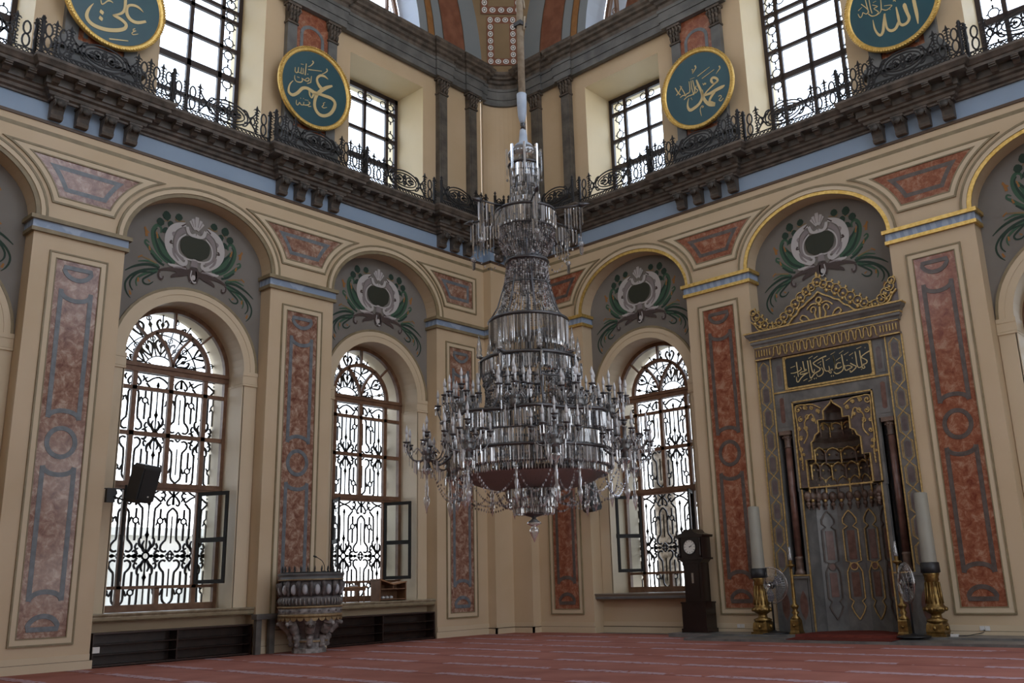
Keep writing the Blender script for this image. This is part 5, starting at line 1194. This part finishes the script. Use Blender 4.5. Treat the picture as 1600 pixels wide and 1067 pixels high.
fringe('prism_fringe', 1.31, 3.42, .26, 140); fringe('prism_fringe', 1.20, 3.24, .18, 110)
mb = MB(); mb.lathe([(1.16,3.13),(1.12,3.08),(1.0,3.0),(.80,2.93),(.55,2.88),(.42,2.87)],(0,0,0),48,0); mb.build('cut_glass_bowl', M['crystal_dark'], ch)
strands('bead_strands', [(1.18,3.14),(1.0,3.02),(.78,2.94),(.45,2.88)], 56, .05, .012, 'crystal_dark')
fringe('prism_fringe', .43, 2.90, .20, 56); fringe('prism_fringe', .38, 2.76, .2, 48); fringe('prism_fringe', .32, 2.64, .17, 40)
mb = MB(); mb.lathe([(.02,2.55),(.16,2.50),(.17,2.48),(.04,2.44),(.03,2.42)],(0,0,0),20,1)
mb.lathe([(.03,2.42),(.06,2.40),(.11,2.36),(.12,2.34),(.06,2.31),(.03,2.29),(.06,2.27),(.075,2.24),(.07,2.2),(.001,2.05)],(0,0,0),12,0); mb.build('bottom_finial', [M['crystal'],M['pewter']], ch)
# candle branches
def candle_mesh():
    mb = MB(); mb.lathe([(.001,-.07),(.03,-.05),(.045,-.01),(.02,.0),(.055,.015),(.06,.03),(.02,.035)],(0,0,0),10,1)
    mb.lathe([(.017,.03),(.017,.15)],(0,0,0),8,0); mb.lathe([(.014,.15),(.024,.18),(.026,.21),(.012,.26),(.001,.30)],(0,0,0),8,0)
    return mb
def branch_group(n, rad, up, first):
    """n curved glass arms round a centre with a candle on each"""
    g = MB(); pos = []
    for j in range(n):
        t = 2*PI*j/n+.3; c,s = math.cos(t),math.sin(t)
        P = spline([(0,0,0),(.35*rad*c,.35*rad*s,-.08),(.75*rad*c,.75*rad*s,-.05),(rad*c,rad*s,up)],4); g.tube(P,.012,6,0)
        Q = spline([(.2*rad*c,.2*rad*s,.02),(.45*rad*c,.45*rad*s,.12),(.65*rad*c,.65*rad*s,.05)],3); g.tube(Q,.011,5,1); pos.append((rad*c,rad*s,up+.08))
        for k in range(5): prism(g, rad*c+.045*math.cos(k*1.26), rad*s+.045*math.sin(k*1.26), up+.08, .15,.012,random.choice((1,2)))
        prism(g,.6*rad*c,.6*rad*s,-.08,.2,.018,2); prism(g,.4*rad*c,.4*rad*s,-.08,.16,.014,1); prism(g,.85*rad*c,.85*rad*s,-.02,.16,.012,1)
    g.lathe([(.001,-.14),(.05,-.10),(.09,-.03),(.06,.03),(.10,.06),(.03,.10),(.03,.26),(.05,.28)],(0,0,0),10,0)
    g.ball((0,0,.05),.06,1)
    return g, pos
GA, PA_ = branch_group(6,.34,.10,True); GB, PB_ = branch_group(6,.27,.12,True)
CM = candle_mesh(); c0 = [None]; protoA = [None]; protoB = [None]
def candle_at(parent, loc):
    if c0[0] is None: o = CM.build('candle', [M['bulb'],M['pewter']], parent); c0[0] = o
    else: o = c0[0].copy(); COL.objects.link(o); o.parent = parent
    o.location = loc; return o
def group_at(kind, r, t, z, extra=None):
    G,Pz,proto = (GA,PA_,protoA) if kind == 'A' else (GB,PB_,protoB)
    if proto[0] is None: o = G.build('candle_cluster', [M['armglass'],M['crystal'],M['crystal_glint']], ch); proto[0] = o
    else: o = proto[0].copy(); COL.objects.link(o); o.parent = ch
    o.location = (r*math.cos(t), r*math.sin(t), z); o.rotation_euler = (0,0,t)
    for p in Pz: candle_at(o, p)
    candle_at(o, (0,0,.36)); return o
for i in range(8):
    t = 2*PI*i/8+.15; c,s = math.cos(t),math.sin(t)
    mb = MB(); mb.tube(spline([(1.30*c,1.30*s,3.42),(1.42*c,1.42*s,3.32),(1.52*c,1.52*s,3.28),(1.62*c,1.62*s,3.34),(1.70*c,1.70*s,3.40)],4),.02,7,0); mb.lathe([(.03,-.16),(.07,-.10),(.04,-.02),(.08,.05)],(1.70*c,1.70*s,3.34),10,0)
    mb.build('main_arm', M['pewter'], ch); group_at('A', 1.70, t, 3.42)
    mb = MB(); x,y = 1.70*c,1.70*s; mb.lathe([(.09,3.22),(.07,3.17),(.02,3.12),(.018,2.98),(.03,2.94),(.02,2.80),(.045,2.76),(.048,2.72),(.001,2.52)],(x,y,0),8,0)
    for k in range(8): prism(mb,x+.09*math.cos(k*.785),y+.09*math.sin(k*.785),3.2,.14,.012)
    mb.build('hanging_spike', CR, ch)
    t2 = t+PI/8; group_at('B', 1.30, t2, 4.10)
    mb = MB(); x,y = 1.26*math.cos(t2),1.26*math.sin(t2); mb.lathe([(.05,3.12),(.02,3.06),(.018,2.94),(.035,2.9),(.02,2.78),(.04,2.74),(.04,2.70),(.001,2.54)],(x,y,0),8,0); mb.build('hanging_spike', CR, ch)
    # bead swags between arms and to the centre
    mb = MB()
    for (ra,ta,za,rb,tb,zb,sag) in ((1.60,t,3.18,1.16,t2,3.1,.45),(1.60,t+PI/4,3.18,1.16,t2,3.1,.45),(1.14,t2,2.95,.42,t2,2.88,.30),(1.62,t,3.15,.40,t,2.70,.35)):
        for k in range(26):
            u = k/25; r_q = 1; x = ra*math.cos(ta)*(1-u)+rb*math.cos(tb)*u; y = ra*math.sin(ta)*(1-u)+rb*math.sin(tb)*u
            bead(mb,x,y,za+(zb-za)*u-sag*4*u*(1-u)*.9,.019)
    mb.build('bead_swag', CR, ch, kind='stuff')
    mb = MB()   # small candles inside the drum
    group_at('B', .66, t2, 4.22) if i%3 == 0 else None

# ================================================================ furniture and fittings
M['brass'] = mat('worn_gilt_brass', (.30,.19,.06), .34, .85, col2=(.16,.10,.035), vscale=11, bump=.3, bscale=25)
M['wax'] = mat('grey_cream_wax', (.30,.29,.235), .55, col2=(.26,.25,.21), vscale=2)
M['chrome'] = mat('bright_steel', (.6,.6,.6), .2, 1)
M['plasticdk'] = mat('dark_grey_plastic', (.02,.021,.023), .45)
M['clockwood'] = mat('black_brown_polished_wood', (.009,.005,.004), .25, col2=(.016,.008,.006), vscale=4)
M['dial'] = mat('white_clock_dial', (.72,.72,.66), .4)
M['tan'] = mat('tan_wood', (.26,.13,.055), .45, col2=(.33,.18,.085), vscale=5)
M['tan2'] = mat('brown_desk_wood', (.14,.068,.032), .45, col2=(.20,.10,.05), vscale=5)
M['whitep'] = mat('white_plastic', (.7,.7,.68), .4)
M['pulpitstone'] = mat('carved_grey_white_stone', (.13,.12,.112), .5, col2=(.33,.315,.30), vscale=9, bump=.5, bscale=24)
M['pulpitdark'] = mat('dark_carved_stone', (.06,.05,.05), .5, col2=(.13,.115,.11), vscale=7, bump=.5, bscale=24)
M['paleoval'] = mat('pale_marble_oval', (.42,.43,.46), .3)
M['tgold'] = mat('tarnished_gold_band', (.22,.15,.07), .45, .4, col2=(.32,.23,.12), vscale=15)

# --- carved stone pulpit in front of the second pier
pul = empty('pulpit', (.84,-7.92,.007), 0, 'round carved grey stone pulpit with pale ovals standing against a pier', 'pulpit')
mb = MB(); mb.lathe([(.60,1.50),(.66,1.56),(.72,1.60)],(0,0,0),40,0); mb.lathe([(.72,1.62),(.76,1.64),(.76,1.70),(.73,1.71),(.76,1.74),(.78,1.78),(.78,1.80),(.60,1.80)],(0,0,0),40,1)
mb.build('rim', [M['pulpitdark'],M['stone2']], pul)
mb = MB(); mb.lathe([(.745,1.635),(.765,1.64),(.765,1.665),(.745,1.67)],(0,0,0),40,0); mb.lathe([(.735,1.01),(.765,1.02),(.765,1.05),(.735,1.06)],(0,0,0),40,0)
mb.lathe([(.735,.80),(.74,.80),(.75,.86),(.735,.88)],(0,0,0),40,0)
for i in range(28):
    t = 2*PI*i/28; c,s = math.cos(t),math.sin(t); u = (-s,c)
    pts = [(.745*c+u[0]*a,.745*s+u[1]*a,b) for a,b in ((-.08,.80),(-.055,.745),(0,.72),(.055,.745),(.08,.80))]
    mb.add(pts+[(p[0]*.96,p[1]*.96,p[2]) for p in pts],[(0,1,2,3,4),(9,8,7,6,5)]+[(i_,i_+5,(i_+6) if i_<4 else 5,(i_+1)%5) for i_ in range(4)],0)
mb.build('gold_band', M['tgold'], pul)
mb = MB(); mb.lathe([(.68,1.28),(.70,1.36),(.71,1.50),(.71,1.62)],(0,0,0),40,0)
for i in range(16):
    t = 2*PI*(i+.5)/16; c,s = math.cos(t),math.sin(t); mb.tube([(.70*c,.70*s,1.61),(.76*c,.76*s,1.56),(.745*c,.745*s,1.45),(.71*c,.71*s,1.36),(.72*c,.72*s,1.28)],[.05,.062,.05,.035,.03],6,0)
mb.build('carved_band', M['pulpitdark'], pul)
mb0 = None
for i in range(16):
    t = 2*PI*i/16; c,s = math.cos(t),math.sin(t); q = MB(); q.ball((0,0,0),.07,0,10,7,1.7)
    if mb0 is None: o = q.build('pale_oval', M['paleoval'], pul); mb0 = o
    else: o = mb0.copy(); COL.objects.link(o); o.parent = pul
    o.location = (.705*c,.705*s,1.43)
mb = MB(); mb.lathe([(.66,1.05),(.72,1.08),(.70,1.12),(.73,1.20),(.715,1.25),(.68,1.28)],(0,0,0),40,0)
for i in range(48):
    t = 2*PI*i/48; c,s = math.cos(t),math.sin(t); mb.tube([(.72*c,.72*s,1.09),(.745*c,.745*s,1.16),(.725*c,.725*s,1.23)],.020,5,1)
mb.lathe([(.70,.86),(.735,.87),(.735,1.02),(.70,1.03)],(0,0,0),40,1); mb.build('fluted_band', [M['pulpitdark'],M['pulpitstone']], pul)
mb = MB()
for i in range(20):
    t = 2*PI*i/20; c,s = math.cos(t),math.sin(t); mb.add([((.742)*c-s*.035*math.cos(a),(.742)*s+c*.035*math.cos(a),.945+.028*math.sin(a)) for a in [2*PI*j/10 for j in range(10)]],[list(range(10))],0)
mb.build('dark_boss', M['pulpitdark'], pul)
mb = MB(); mb.lathe([(.34,.06),(.34,.30),(.42,.50),(.54,.68),(.68,.80),(.72,.82)],(0,0,0),24,1)
for i in range(8):
    t = 2*PI*i/8+.2; c,s = math.cos(t),math.sin(t)
    P = spline([(.58*c,.58*s,.80),(.60*c,.60*s,.68),(.50*c,.50*s,.56),(.42*c,.42*s,.42),(.40*c,.40*s,.30),(.38*c,.38*s,.14)],3); mb.tube(P,[.15-.006*k for k in range(len(P))],8,0); mb.ball((.62*c,.62*s,.72),.10,0,8,6); [mb.ball((P[k][0]*1.12,P[k][1]*1.12,P[k][2]),.045,0,6,4) for k in range(2,len(P),3)]
    mb.ball((.72*c,.72*s,.66),.05,0,8,5); mb.ball((.46*c,.46*s,.34),.05,0,8,5)
mb.build('bracket_stem', [M['pulpitstone'],M['pulpitdark']], pul)
mb = MB(); mb.lathe([(.40,0),(.40,.10),(.37,.12),(.38,.24),(.41,.26),(.42,.30),(.36,.32)],(0,0,0),8,0,False); mb.build('base', M['pulpitstone'], pul)
mb = MB(); mb.lathe([(.41,.245),(.43,.25),(.43,.275),(.41,.28)],(0,0,0),8,0,False); mb.build('base_band', M['tgold'], pul)
mb = MB()
for i in range(26):
    t = 2*PI*i/26; mb.lathe([(.012,1.80),(.022,1.82),(.010,1.86),(.02,1.90),(.012,1.94),(.001,1.99)],(.68*math.cos(t),.68*math.sin(t),0),6,0)
mb.lathe([(.66,1.80),(.66,1.83),(.70,1.83),(.70,1.80)],(0,0,0),30,0); mb.build('baluster_ring', M['black'], pul)
for y in (-.62,-.98):   # dark stone posts behind, carrying the stair side
    mb = MB(); mb.box(-.72,-.60,y-.07,y+.07,.0,.82,0); mb.build('rear_post', M['stone'], pul)
mb = MB(); mb.box(-.78,-.55,-1.08,.2,.78,.90,0); mb.build('rear_ledge', M['stone'], pul)
mc = empty('microphone', (1.05,-7.70,1.845), 0, 'thin black gooseneck microphone rising from the pulpit rim', 'microphone')
mb = MB(); mb.tube(spline([(0,0,-.03),(0,0,.12),(-.05,-.04,.25),(-.16,-.12,.34)],4),.010,6,0); mb.lathe([(.05,-.03),(.05,0),(.02,.02)],(0,0,0),10,0); mb.build('gooseneck', M['black'], mc)
mb = MB(); mb.tube([(-.16,-.12,.34),(-.22,-.165,.37)],.020,8,0); mb.build('capsule', M['black'], mc)

# --- dark shoe shelves under the two left windows
for (c,lab,top) in ((BAY[1],'long dark wooden shoe shelf under the window with the loudspeaker',.69),(BAY[0],'long dark wooden shoe shelf under the window with the reading desk',.73)):
    hw = 1.83; r = empty('shoe_shelf', (-.20,-c,0), PI/2, lab, 'shelf', 'dark shelf units along the left wall')
    mb = MB(); d0,d1 = -.17,.20
    mb.box(-hw,hw,d0,d1,top-.03,top,0); mb.box(-hw,hw,d0,d1,.02,.05,0)
    for x in (-hw,-.015,hw-.03): mb.box(x,x+.03,d0,d1,.0,top-.02,0)
    mb.build('carcass', M['darkwood'], r)
    mb = MB(); mb.box(-hw,hw,d1-.02,d1,.0,top,0); mb.build('back_panel', M['darkwood'], r)
    for z in (.05+(top-.08)/3, .05+2*(top-.08)/3): mb = MB(); mb.box(-hw+.03,hw-.03,d0+.01,d1-.02,z-.012,z+.012,0); mb.build('shelf_board', M['clockwood'], r)
# --- small table and reading desk on the sill of the second window
def on_sill(s_, d_): return (-d_, -s_, 1.07)
r = empty('side_table', on_sill(5.82,.34), PI/2, 'small light brown wooden table with turned legs on the window sill', 'table')
mb = MB(); mb.box(-.40,.40,-.17,.17,.37,.40,0); mb.build('tabletop', M['tan'], r)
mb = MB(); mb.box(-.34,.34,-.14,.14,.29,.37,0); mb.build('apron', M['tan2'], r)
for sx in (-1,1):
    for sy in (-1,1): q = MB(); q.lathe([(.018,0),(.022,.05),(.014,.10),(.03,.20),(.02,.26),(.03,.30),(.028,.36)],(sx*.30,sy*.11,0),8,0); q.build('leg', M['tan2'], r)
mb = MB(); mb.box(-.08,.12,-.06,.06,0,.02,0); mb.box(-.07,.11,-.05,.05,.02,.035,0)
loc = on_sill(5.80,.34); b_ = mb.build('book', M['paleoval'], None, label='pale closed book lying on the small window sill table', cat='book', loc=(0,0,0)); b_.location = (loc[0],loc[1],1.471); b_.rotation_euler = (0,0,PI/2)
r = empty('reading_desk', on_sill(4.60,.34), PI/2, 'brown wooden reading desk with slanted lid and open shelves on the sill', 'desk')
mb = MB(); mb.box(-.46,-.43,-.20,.20,0,.55,0); mb.box(.43,.46,-.20,.20,0,.48,0); mb.box(-.45,.45,-.20,.20,.03,.055,0); mb.box(-.45,.45,-.20,.20,.30,.325,0); mb.box(-.45,.45,.17,.20,.0,.46,0); mb.box(-.01,.015,-.20,.18,.32,.44,0)
mb.build('carcass', M['tan2'], r)
mb = MB(); mb.prism([(-.48,.56),(-.47,.59),(0,.45),(.46,.51),(.47,.48),(0,.415)],-.22,.22,0); mb.build('slanted_lid', M['tan'], r)
for i,(s_,z) in enumerate(((4.80,.055),(4.66,.055),(4.52,.055))):
    mb = MB(); mb.lathe([(.001,0),(.05,.005),(.062,.03),(.05,.06),(.02,.075),(.001,.078)],(0,0,0),10,0,True,sx=1.2,sy=.8)
    pos = ('left','middle','right')[i]; o = mb.build('skull_cap', M['whitep'], None, label=f'small white knitted cap on the reading desk shelf, {pos} of three', cat='cap', group='white caps on the desk shelf', loc=(0,0,0)); o.location = (-.34,-s_,1.07+z+.001)

# --- loudspeakers on wall brackets
def speaker(x,y,z,rz,lab):
    r = empty('loudspeaker', (x,y,z), rz, lab, 'loudspeaker', 'black loudspeakers on the pier edges'); r.rotation_euler = (math.radians(14),0,rz)
    mb = MB(); P_ = [(-.26,-.20),(.26,-.20),(.20,.16),(.12,.22),(-.12,.22),(-.20,.16)]
    lo = [(a*.80,b*.85,-.40) for a,b in P_]; m1 = [(a,b,-.34) for a,b in P_]; m2 = [(a,b,.34) for a,b in P_]; hi = [(a*.82,b*.85,.41) for a,b in P_]
    vs = lo+m1+m2+hi; mb.add(vs,[(5,4,3,2,1,0),(18,19,20,21,22,23)]+[(k*6+j,k*6+(j+1)%6,(k+1)*6+(j+1)%6,(k+1)*6+j) for k in range(3) for j in range(6)],0)
    mb.build('cabinet', M['plasticdk'], r)
    mb = MB(); mb.box(-.22,.22,-.215,-.198,-.32,.32,0); mb.build('grille', M['black'], r)
    mb = MB(); mb.box(.03,.07,-.222,-.214,-.27,-.24,0); mb.build('badge', M['dial'], r)
    return r
speaker(.42,-12.02,3.76,math.radians(112),'black loudspeaker on a pier bracket in front of the leftmost full window')
mb = MB(); mb.box(0,.10,-12.60,-12.42,3.36,3.66,0); mb.box(.02,.06,-12.63,-12.2,3.64,3.66,0); mb.tube([(.06,-12.5,3.5),(.2,-12.25,3.4),(.30,-12.05,3.36)],.022,6,0); mb.tube([(.30,-12.05,3.3),(.32,-12.04,3.5)],.03,6,0)
mb.build('speaker_bracket', M['black'], label='black metal wall bracket and box holding the left loudspeaker', cat='bracket', loc=(.0,-12.5,3.5))
speaker(3.58,-.50,3.74,math.radians(-20),'black loudspeaker half hidden behind the right side of the chandelier')
mb = MB(); mb.box(3.12,3.30,-.10,-.0,3.4,3.7,0); mb.tube([(3.2,-.08,3.5),(3.4,-.25,3.42),(3.52,-.34,3.42)],.022,6,0); mb.build('speaker_bracket', M['black'], label='black bracket of the loudspeaker behind the chandelier', cat='bracket', loc=(3.2,0,3.5))

# --- grandfather clock
ck = empty('grandfather_clock', (6.86,-.42,.10), 0, 'tall black wooden grandfather clock with white round dial', 'clock')
mb = MB(); mb.box(-.35,.35,-.24,.24,.09,.74,0); mb.box(-.38,.38,-.26,.25,.0,.10,0)
for x in (-.36,.30): mb.box(x,x+.06,-.265,-.2,0,.02,0)
mb.box(-.37,.37,-.255,.245,.70,.74,0); mb.build('plinth', M['clockwood'], ck)
mb = MB(); mb.box(-.26,.26,-.17,.20,.74,1.76,0); mb.prism([(-.26,1.70),(-.36,1.80),(.36,1.80),(.26,1.70)],-.20,.20,0); mb.build('trunk', M['clockwood'], ck)
mb = MB(); mb.box(-.19,.19,-.185,-.168,.84,1.66,0); mb.box(-.03,.03,-.19,-.18,1.2,1.45,1); d_ = mb.build('trunk_door', [M['clockwood'],M['chrome']], ck)
mb = MB(); mb.box(-.34,.34,-.22,.22,1.80,2.34,0); mb.box(-.38,.38,-.25,.24,1.78,1.83,0); mb.prism([(-.40,2.34),(-.42,2.40),(-.30,2.42),(-.18,2.46),(-.12,2.54),(.12,2.54),(.18,2.46),(.30,2.42),(.42,2.40),(.40,2.34)],-.27,.25,0)
for x in (-.31,.31): mb.lathe([(.025,1.84),(.018,1.9),(.018,2.28),(.028,2.33)],(x,-.245,0),8,0)
mb.build('hood', M['clockwood'], ck)
mb = MB(); mb.add([(.175*math.cos(2*PI*i/32),-.234,2.10+.175*math.sin(2*PI*i/32)) for i in range(32)],[list(range(32))],0)
dl = mb.build('dial', M['dial'], ck)
mb = MB(); mb.stroke(circ(0,2.10,.18,.015,28),-.242,-.225,0,True)
for i in range(12):
    a = 2*PI*i/12; mb.stroke([(.125*math.sin(a),2.10+.125*math.cos(a),.012),(.16*math.sin(a),2.10+.16*math.cos(a),.012)],-.238,-.235,0)
mb.build('dial_marks', M['black'], dl)
mb = MB(); mb.stroke([(0,2.10,.016),(.07,2.12,.008)],-.240,-.237,0); mb.stroke([(0,2.10,.012),(.10,2.16,.005)],-.243,-.240,0); mb.stroke(circ(0,2.10,.008,.016,8),-.245,-.236,0,True); mb.build('clock_hand', M['black'], dl)

# --- giant candles in gilt stands
def big_candle(x, y, lab, black):
    r = empty('floor_candlestick', (x,y,.10), 0, lab, 'candlestick', 'giant candlesticks flanking the niche'); r.scale = (.84,.84,1)
    mb = MB(); mb.prismz([(-.26,-.26),(.26,-.26),(.26,.26),(-.26,.26)],0,.05,0)
    mb.lathe([(.30,.05),(.32,.10),(.29,.24),(.24,.30)],(0,0,0),4,0,False,PI/4,2*PI+PI/4) ; mb.lathe([(.24,.28),(.26,.33),(.14,.37),(.12,.44),(.20,.48),(.27,.53),(.28,.58),(.22,.62),(.20,.66),(.165,.95),(.16,1.12),(.18,1.14),(.17,1.2),(.20,1.26),(.19,1.30)],(0,0,0),20,0)
    for i in range(12): t = 2*PI*i/12; c,s = math.cos(t),math.sin(t); mb.tube([(.205*c,.205*s,.66),(.19*c,.19*s,.8),(.168*c,.168*s,1.10)],.022,5,0); mb.ball((.26*c,.26*s,.55),.045,0,6,4)
    for i in range(4): t = PI/2*i; mb.ball((.235*math.cos(t),.235*math.sin(t),.17),.05,0,8,5)
    mb.build('gilt_stand', M['brass'], r)
    mb = MB(); mb.lathe([(.20,1.28),(.235,1.30),(.225,1.50),(.18,1.51)],(0,0,0),20,0); mb.build('collar', M['black'], r)
    mb = MB(); mb.lathe([(.185,1.44),(.185,1.5),(.165,2.96),(.14,2.98),(.02,2.96),(.015,3.0)],(0,0,0),20,0); mb.build('giant_candle', M['wax'], r)
big_candle(12.80,-.62,'giant grey candle in gilt stand with black collar, right of the niche',1)
big_candle(8.75,-.62,'giant grey candle in gilt stand behind the fan, left of the niche',0)
def small_candle(x,y,lab):
    r = empty('slim_candlestick', (x,y,.10), 0, lab, 'candlestick', 'slim brass candlesticks beside the niche')
    mb = MB(); mb.prismz([(-.13,-.13),(.13,-.13),(.13,.13),(-.13,.13)],0,.04,0); mb.lathe([(.17,.04),(.155,.08),(.14,.30),(.12,.34)],(0,0,0),4,0,False,PI/4,2*PI+PI/4)
    mb.lathe([(.10,.33),(.11,.36),(.05,.42),(.09,.48),(.05,.53),(.09,.60),(.10,.63),(.04,.68),(.045,.85),(.03,1.45),(.03,1.50),(.10,1.53),(.10,1.56),(.04,1.58),(.05,1.66)],(0,0,0),14,0); mb.ball((0,-.125,.19),.035,0,8,5)
    mb.build('brass_stem', M['brass'], r)
    mb = MB(); mb.lathe([(.035,1.64),(.05,1.70),(.04,1.80),(.03,1.92),(.035,1.98)],(0,0,0),12,0); mb.lathe([(.015,1.64),(.015,1.85),(.001,1.9)],(0,0,0),8,0); mb.build('glass_chimney', M['crystal'], r)
small_candle(9.58,-.58,'slim brass candlestick with glass chimney, left edge of the niche')
small_candle(12.08,-.55,'slim brass candlestick with glass chimney behind the turned fan')
# --- pedestal fans
def fan(x,y,rz,lab,rear):
    r = empty('pedestal_fan', (x,y,.10), 0, lab, 'fan', 'black pedestal fans on the step')
    mb = MB(); mb.lathe([(.34,0),(.34,.02),(.28,.04),(.06,.06),(.04,.08)],(0,0,0),28,0); mb.build('base', M['black'], r)
    mb = MB(); mb.lathe([(.022,.05),(.022,.66),(.028,.68),(.018,.70),(.018,.95),(.03,.98)],(0,0,0),12,0); mb.build('pole', M['black'], r)
    h = empty('fan_head', (0,0,1.08), rz); h.parent = r; 
    bpy.data.objects.remove(h)
    ca,sa = math.cos(rz),math.sin(rz)
    Th = lambda a,b,c: (a*ca-b*sa, a*sa+b*ca, 1.10+c)
    def turned(m): m.v = [Th(p[0],p[2],p[1]) for p in m.v]; return m     # lathe axis z becomes the fan axis
    mb = MB(); mb.lathe([(.001,-.02),(.07,-.01),(.09,.06),(.07,.16),(.02,.18)],(0,0,0),14,0); turned(mb).build('motor_housing', M['black'], r)
    mb = MB()
    for R_ in (.10,.22,.32,.40): mb.tube([(R_*math.cos(2*PI*i/36),R_*math.sin(2*PI*i/36),-.15+.13*(R_/.42)**3) for i in range(36)],.004,4,0,True)
    for R_ in (.22,.36): mb.tube([(R_*math.cos(2*PI*i/36),R_*math.sin(2*PI*i/36),.07-.06*(R_/.42)**3) for i in range(36)],.004,4,0,True)
    for i in range(40):
        t = 2*PI*i/40; c,s = math.cos(t),math.sin(t); mb.tube([(.04*c,.04*s,-.15),(.25*c,.25*s,-.135),(.38*c,.38*s,-.08),(.42*c,.42*s,-.01)],.0025,3,0); mb.tube([(.07*c,.07*s,.07),(.3*c,.3*s,.055),(.42*c,.42*s,-.01)],.0025,3,0)
    turned(mb).build('wire_cage', M['chrome'], r)
    mb = MB(); mb.tube([(.42*math.cos(2*PI*i/36),.42*math.sin(2*PI*i/36),-.01) for i in range(36)],.012,6,0,True); mb.lathe([(.001,-.155),(.05,-.15),(.05,-.14)],(0,0,0),14,0); turned(mb).build('cage_rim', M['chrome'], r)
    for j in range(3):
        mb = MB(); a0 = 2*PI*j/3+.5; pts = []
        N_ = 8
        for i in range(N_+1):
            u = i/N_; 
            for k,(da,dz) in enumerate(((-.42*math.sin(PI*(.15+.75*u)),-.085),(.38*math.sin(PI*(.15+.75*u)),-.035))): R_ = .05+.32*u; pts.append((R_*math.cos(a0+da),R_*math.sin(a0+da),dz))
        mb.add(pts,[(2*i,2*i+1,2*i+3,2*i+2) for i in range(N_)],0); turned(mb).build('blade', M['plasticdk2'], r)
M['plasticdk2'] = mat('smoky_fan_blade', (.10,.10,.115), .2)
fan(8.98,-.78+.25,math.radians(8),'black pedestal fan with steel cage facing the room, left of the niche',0)
fan(12.42,-1.0,math.radians(-50),'black pedestal fan turned sideways, right of the niche',1)
# --- sockets, adapter, cable
for x,lab in ((7.80,'white wall socket pair low on the pier beside the clock'),(13.55,'white wall socket pair low on the pier right of the candle')):
    mb = MB(); mb.box(x-.10,x-.005,-.035,-.0235,.19,.28,0); mb.box(x+.005,x+.10,-.035,-.0235,.19,.28,0); mb.build('wall_socket', M['whitep'], label=lab, cat='socket', loc=(x,-.03,.24))
mb = MB(); mb.box(13.05,13.20,-.68,-.60,.101,.15,0); mb.build('power_adapter', M['whitep'], label='small white power adapter on the step beside the right candle', cat='adapter', loc=(13.1,-.64,.10))
mb = MB(); mb.tube(spline([(13.20,-.64,.115),(13.3,-.5,.11),(13.32,-.15,.11),(13.53,-.045,.16),(13.53,-.045,.21)],4),.008,5,0); mb.build('power_cable', M['black'], label='thin black cable running from the adapter up to the socket', cat='cable', loc=(13.3,-.5,.1))
mb = MB(); mb.box(.0,.025,-12.58,-12.44,.30,.42,0); mb.build('junction_box', M['whitep'], label='small pale box on the skirting at the leftmost pier edge', cat='box', loc=(0,-12.5,.36))
# --- outside: pale paving, a low garden building and trees behind the grilles
MB().box(-60,60,-60,60,-.9,-.8,0).build('exterior_ground', mat('pale_paving', (.45,.44,.40), .9), kind='structure')
mb = MB(); mb.box(-16,-15,-22,-2,-.8,3.6,0)
for i in range(12): mb.box(-15.02,-14.9,-21.5+i*1.7,-21.3+i*1.7,-.8,3.7,0)
mb.box(-16.2,-14.8,-22.2,-1.8,3.6,3.9,0); mb.box(-15.2,-14.7,-11.6,-11.4,-.8,3.0,0); mb.box(-15.2,-14.7,-9.9,-9.7,-.8,3.0,0)
mb.build('garden_wall', mat('pale_limestone', (.66,.64,.58), .9, col2=(.55,.53,.48), vscale=1.5), label='pale stone garden wall seen through the left window grilles', cat='wall', loc=(-15,-12,-.8))  # pale tone is the limestone's own colour, mottled by noise
def tree(x,y,h,lab):
    r = empty('garden_tree', (x,y,-.8), 0, lab, 'tree'); rnd = random.Random(int(x*7+y))
    mb = MB(); mb.tube([(0,0,0),(.05,0,h*.4),(0,.08,h*.7)],[.18,.14,.06],8,0); mb.build('trunk', M['tan2'], r)
    mb = MB()
    for i in range(700):
        a,b = rnd.random()*2*PI, rnd.random()*PI; q = (rnd.random())**.4; x_,y_,z_ = 1.3*q*math.sin(b)*math.cos(a),1.3*q*math.sin(b)*math.sin(a),h*.68+h*.38*q*math.cos(b); s = .13
        d1 = Vector((rnd.uniform(-1,1),rnd.uniform(-1,1),rnd.uniform(-1,1))).normalized()*s; d2 = Vector((rnd.uniform(-1,1),rnd.uniform(-1,1),rnd.uniform(-1,1))).normalized()*s; p = Vector((x_,y_,z_))
        mb.add([tuple(p-d1),tuple(p+d2),tuple(p+d1),tuple(p-d2)],[(0,1,2,3)],0)
    mb.build('foliage', M['leaf'], r)
M['leaf'] = mat('green_leaves', (.06,.12,.03), .7, col2=(.10,.19,.05), vscale=6)
tree(-7.5,-11.3,2.9,'green garden tree behind the lower left window grille'); 
mb = MB(); mb.tube([(2.9,4.2,-.8),(2.95,4.2,2),(2.9,4.2,5.5)],[.42,.38,.34],14,0); mb.build('tree_trunk', mat('pale_bark', (.30,.25,.19), .9, col2=(.12,.09,.06), vscale=7, thr=(.4,.6)), label='thick pale barked trunk outside the right hand window', cat='tree', loc=(2.9,4.2,-.8))
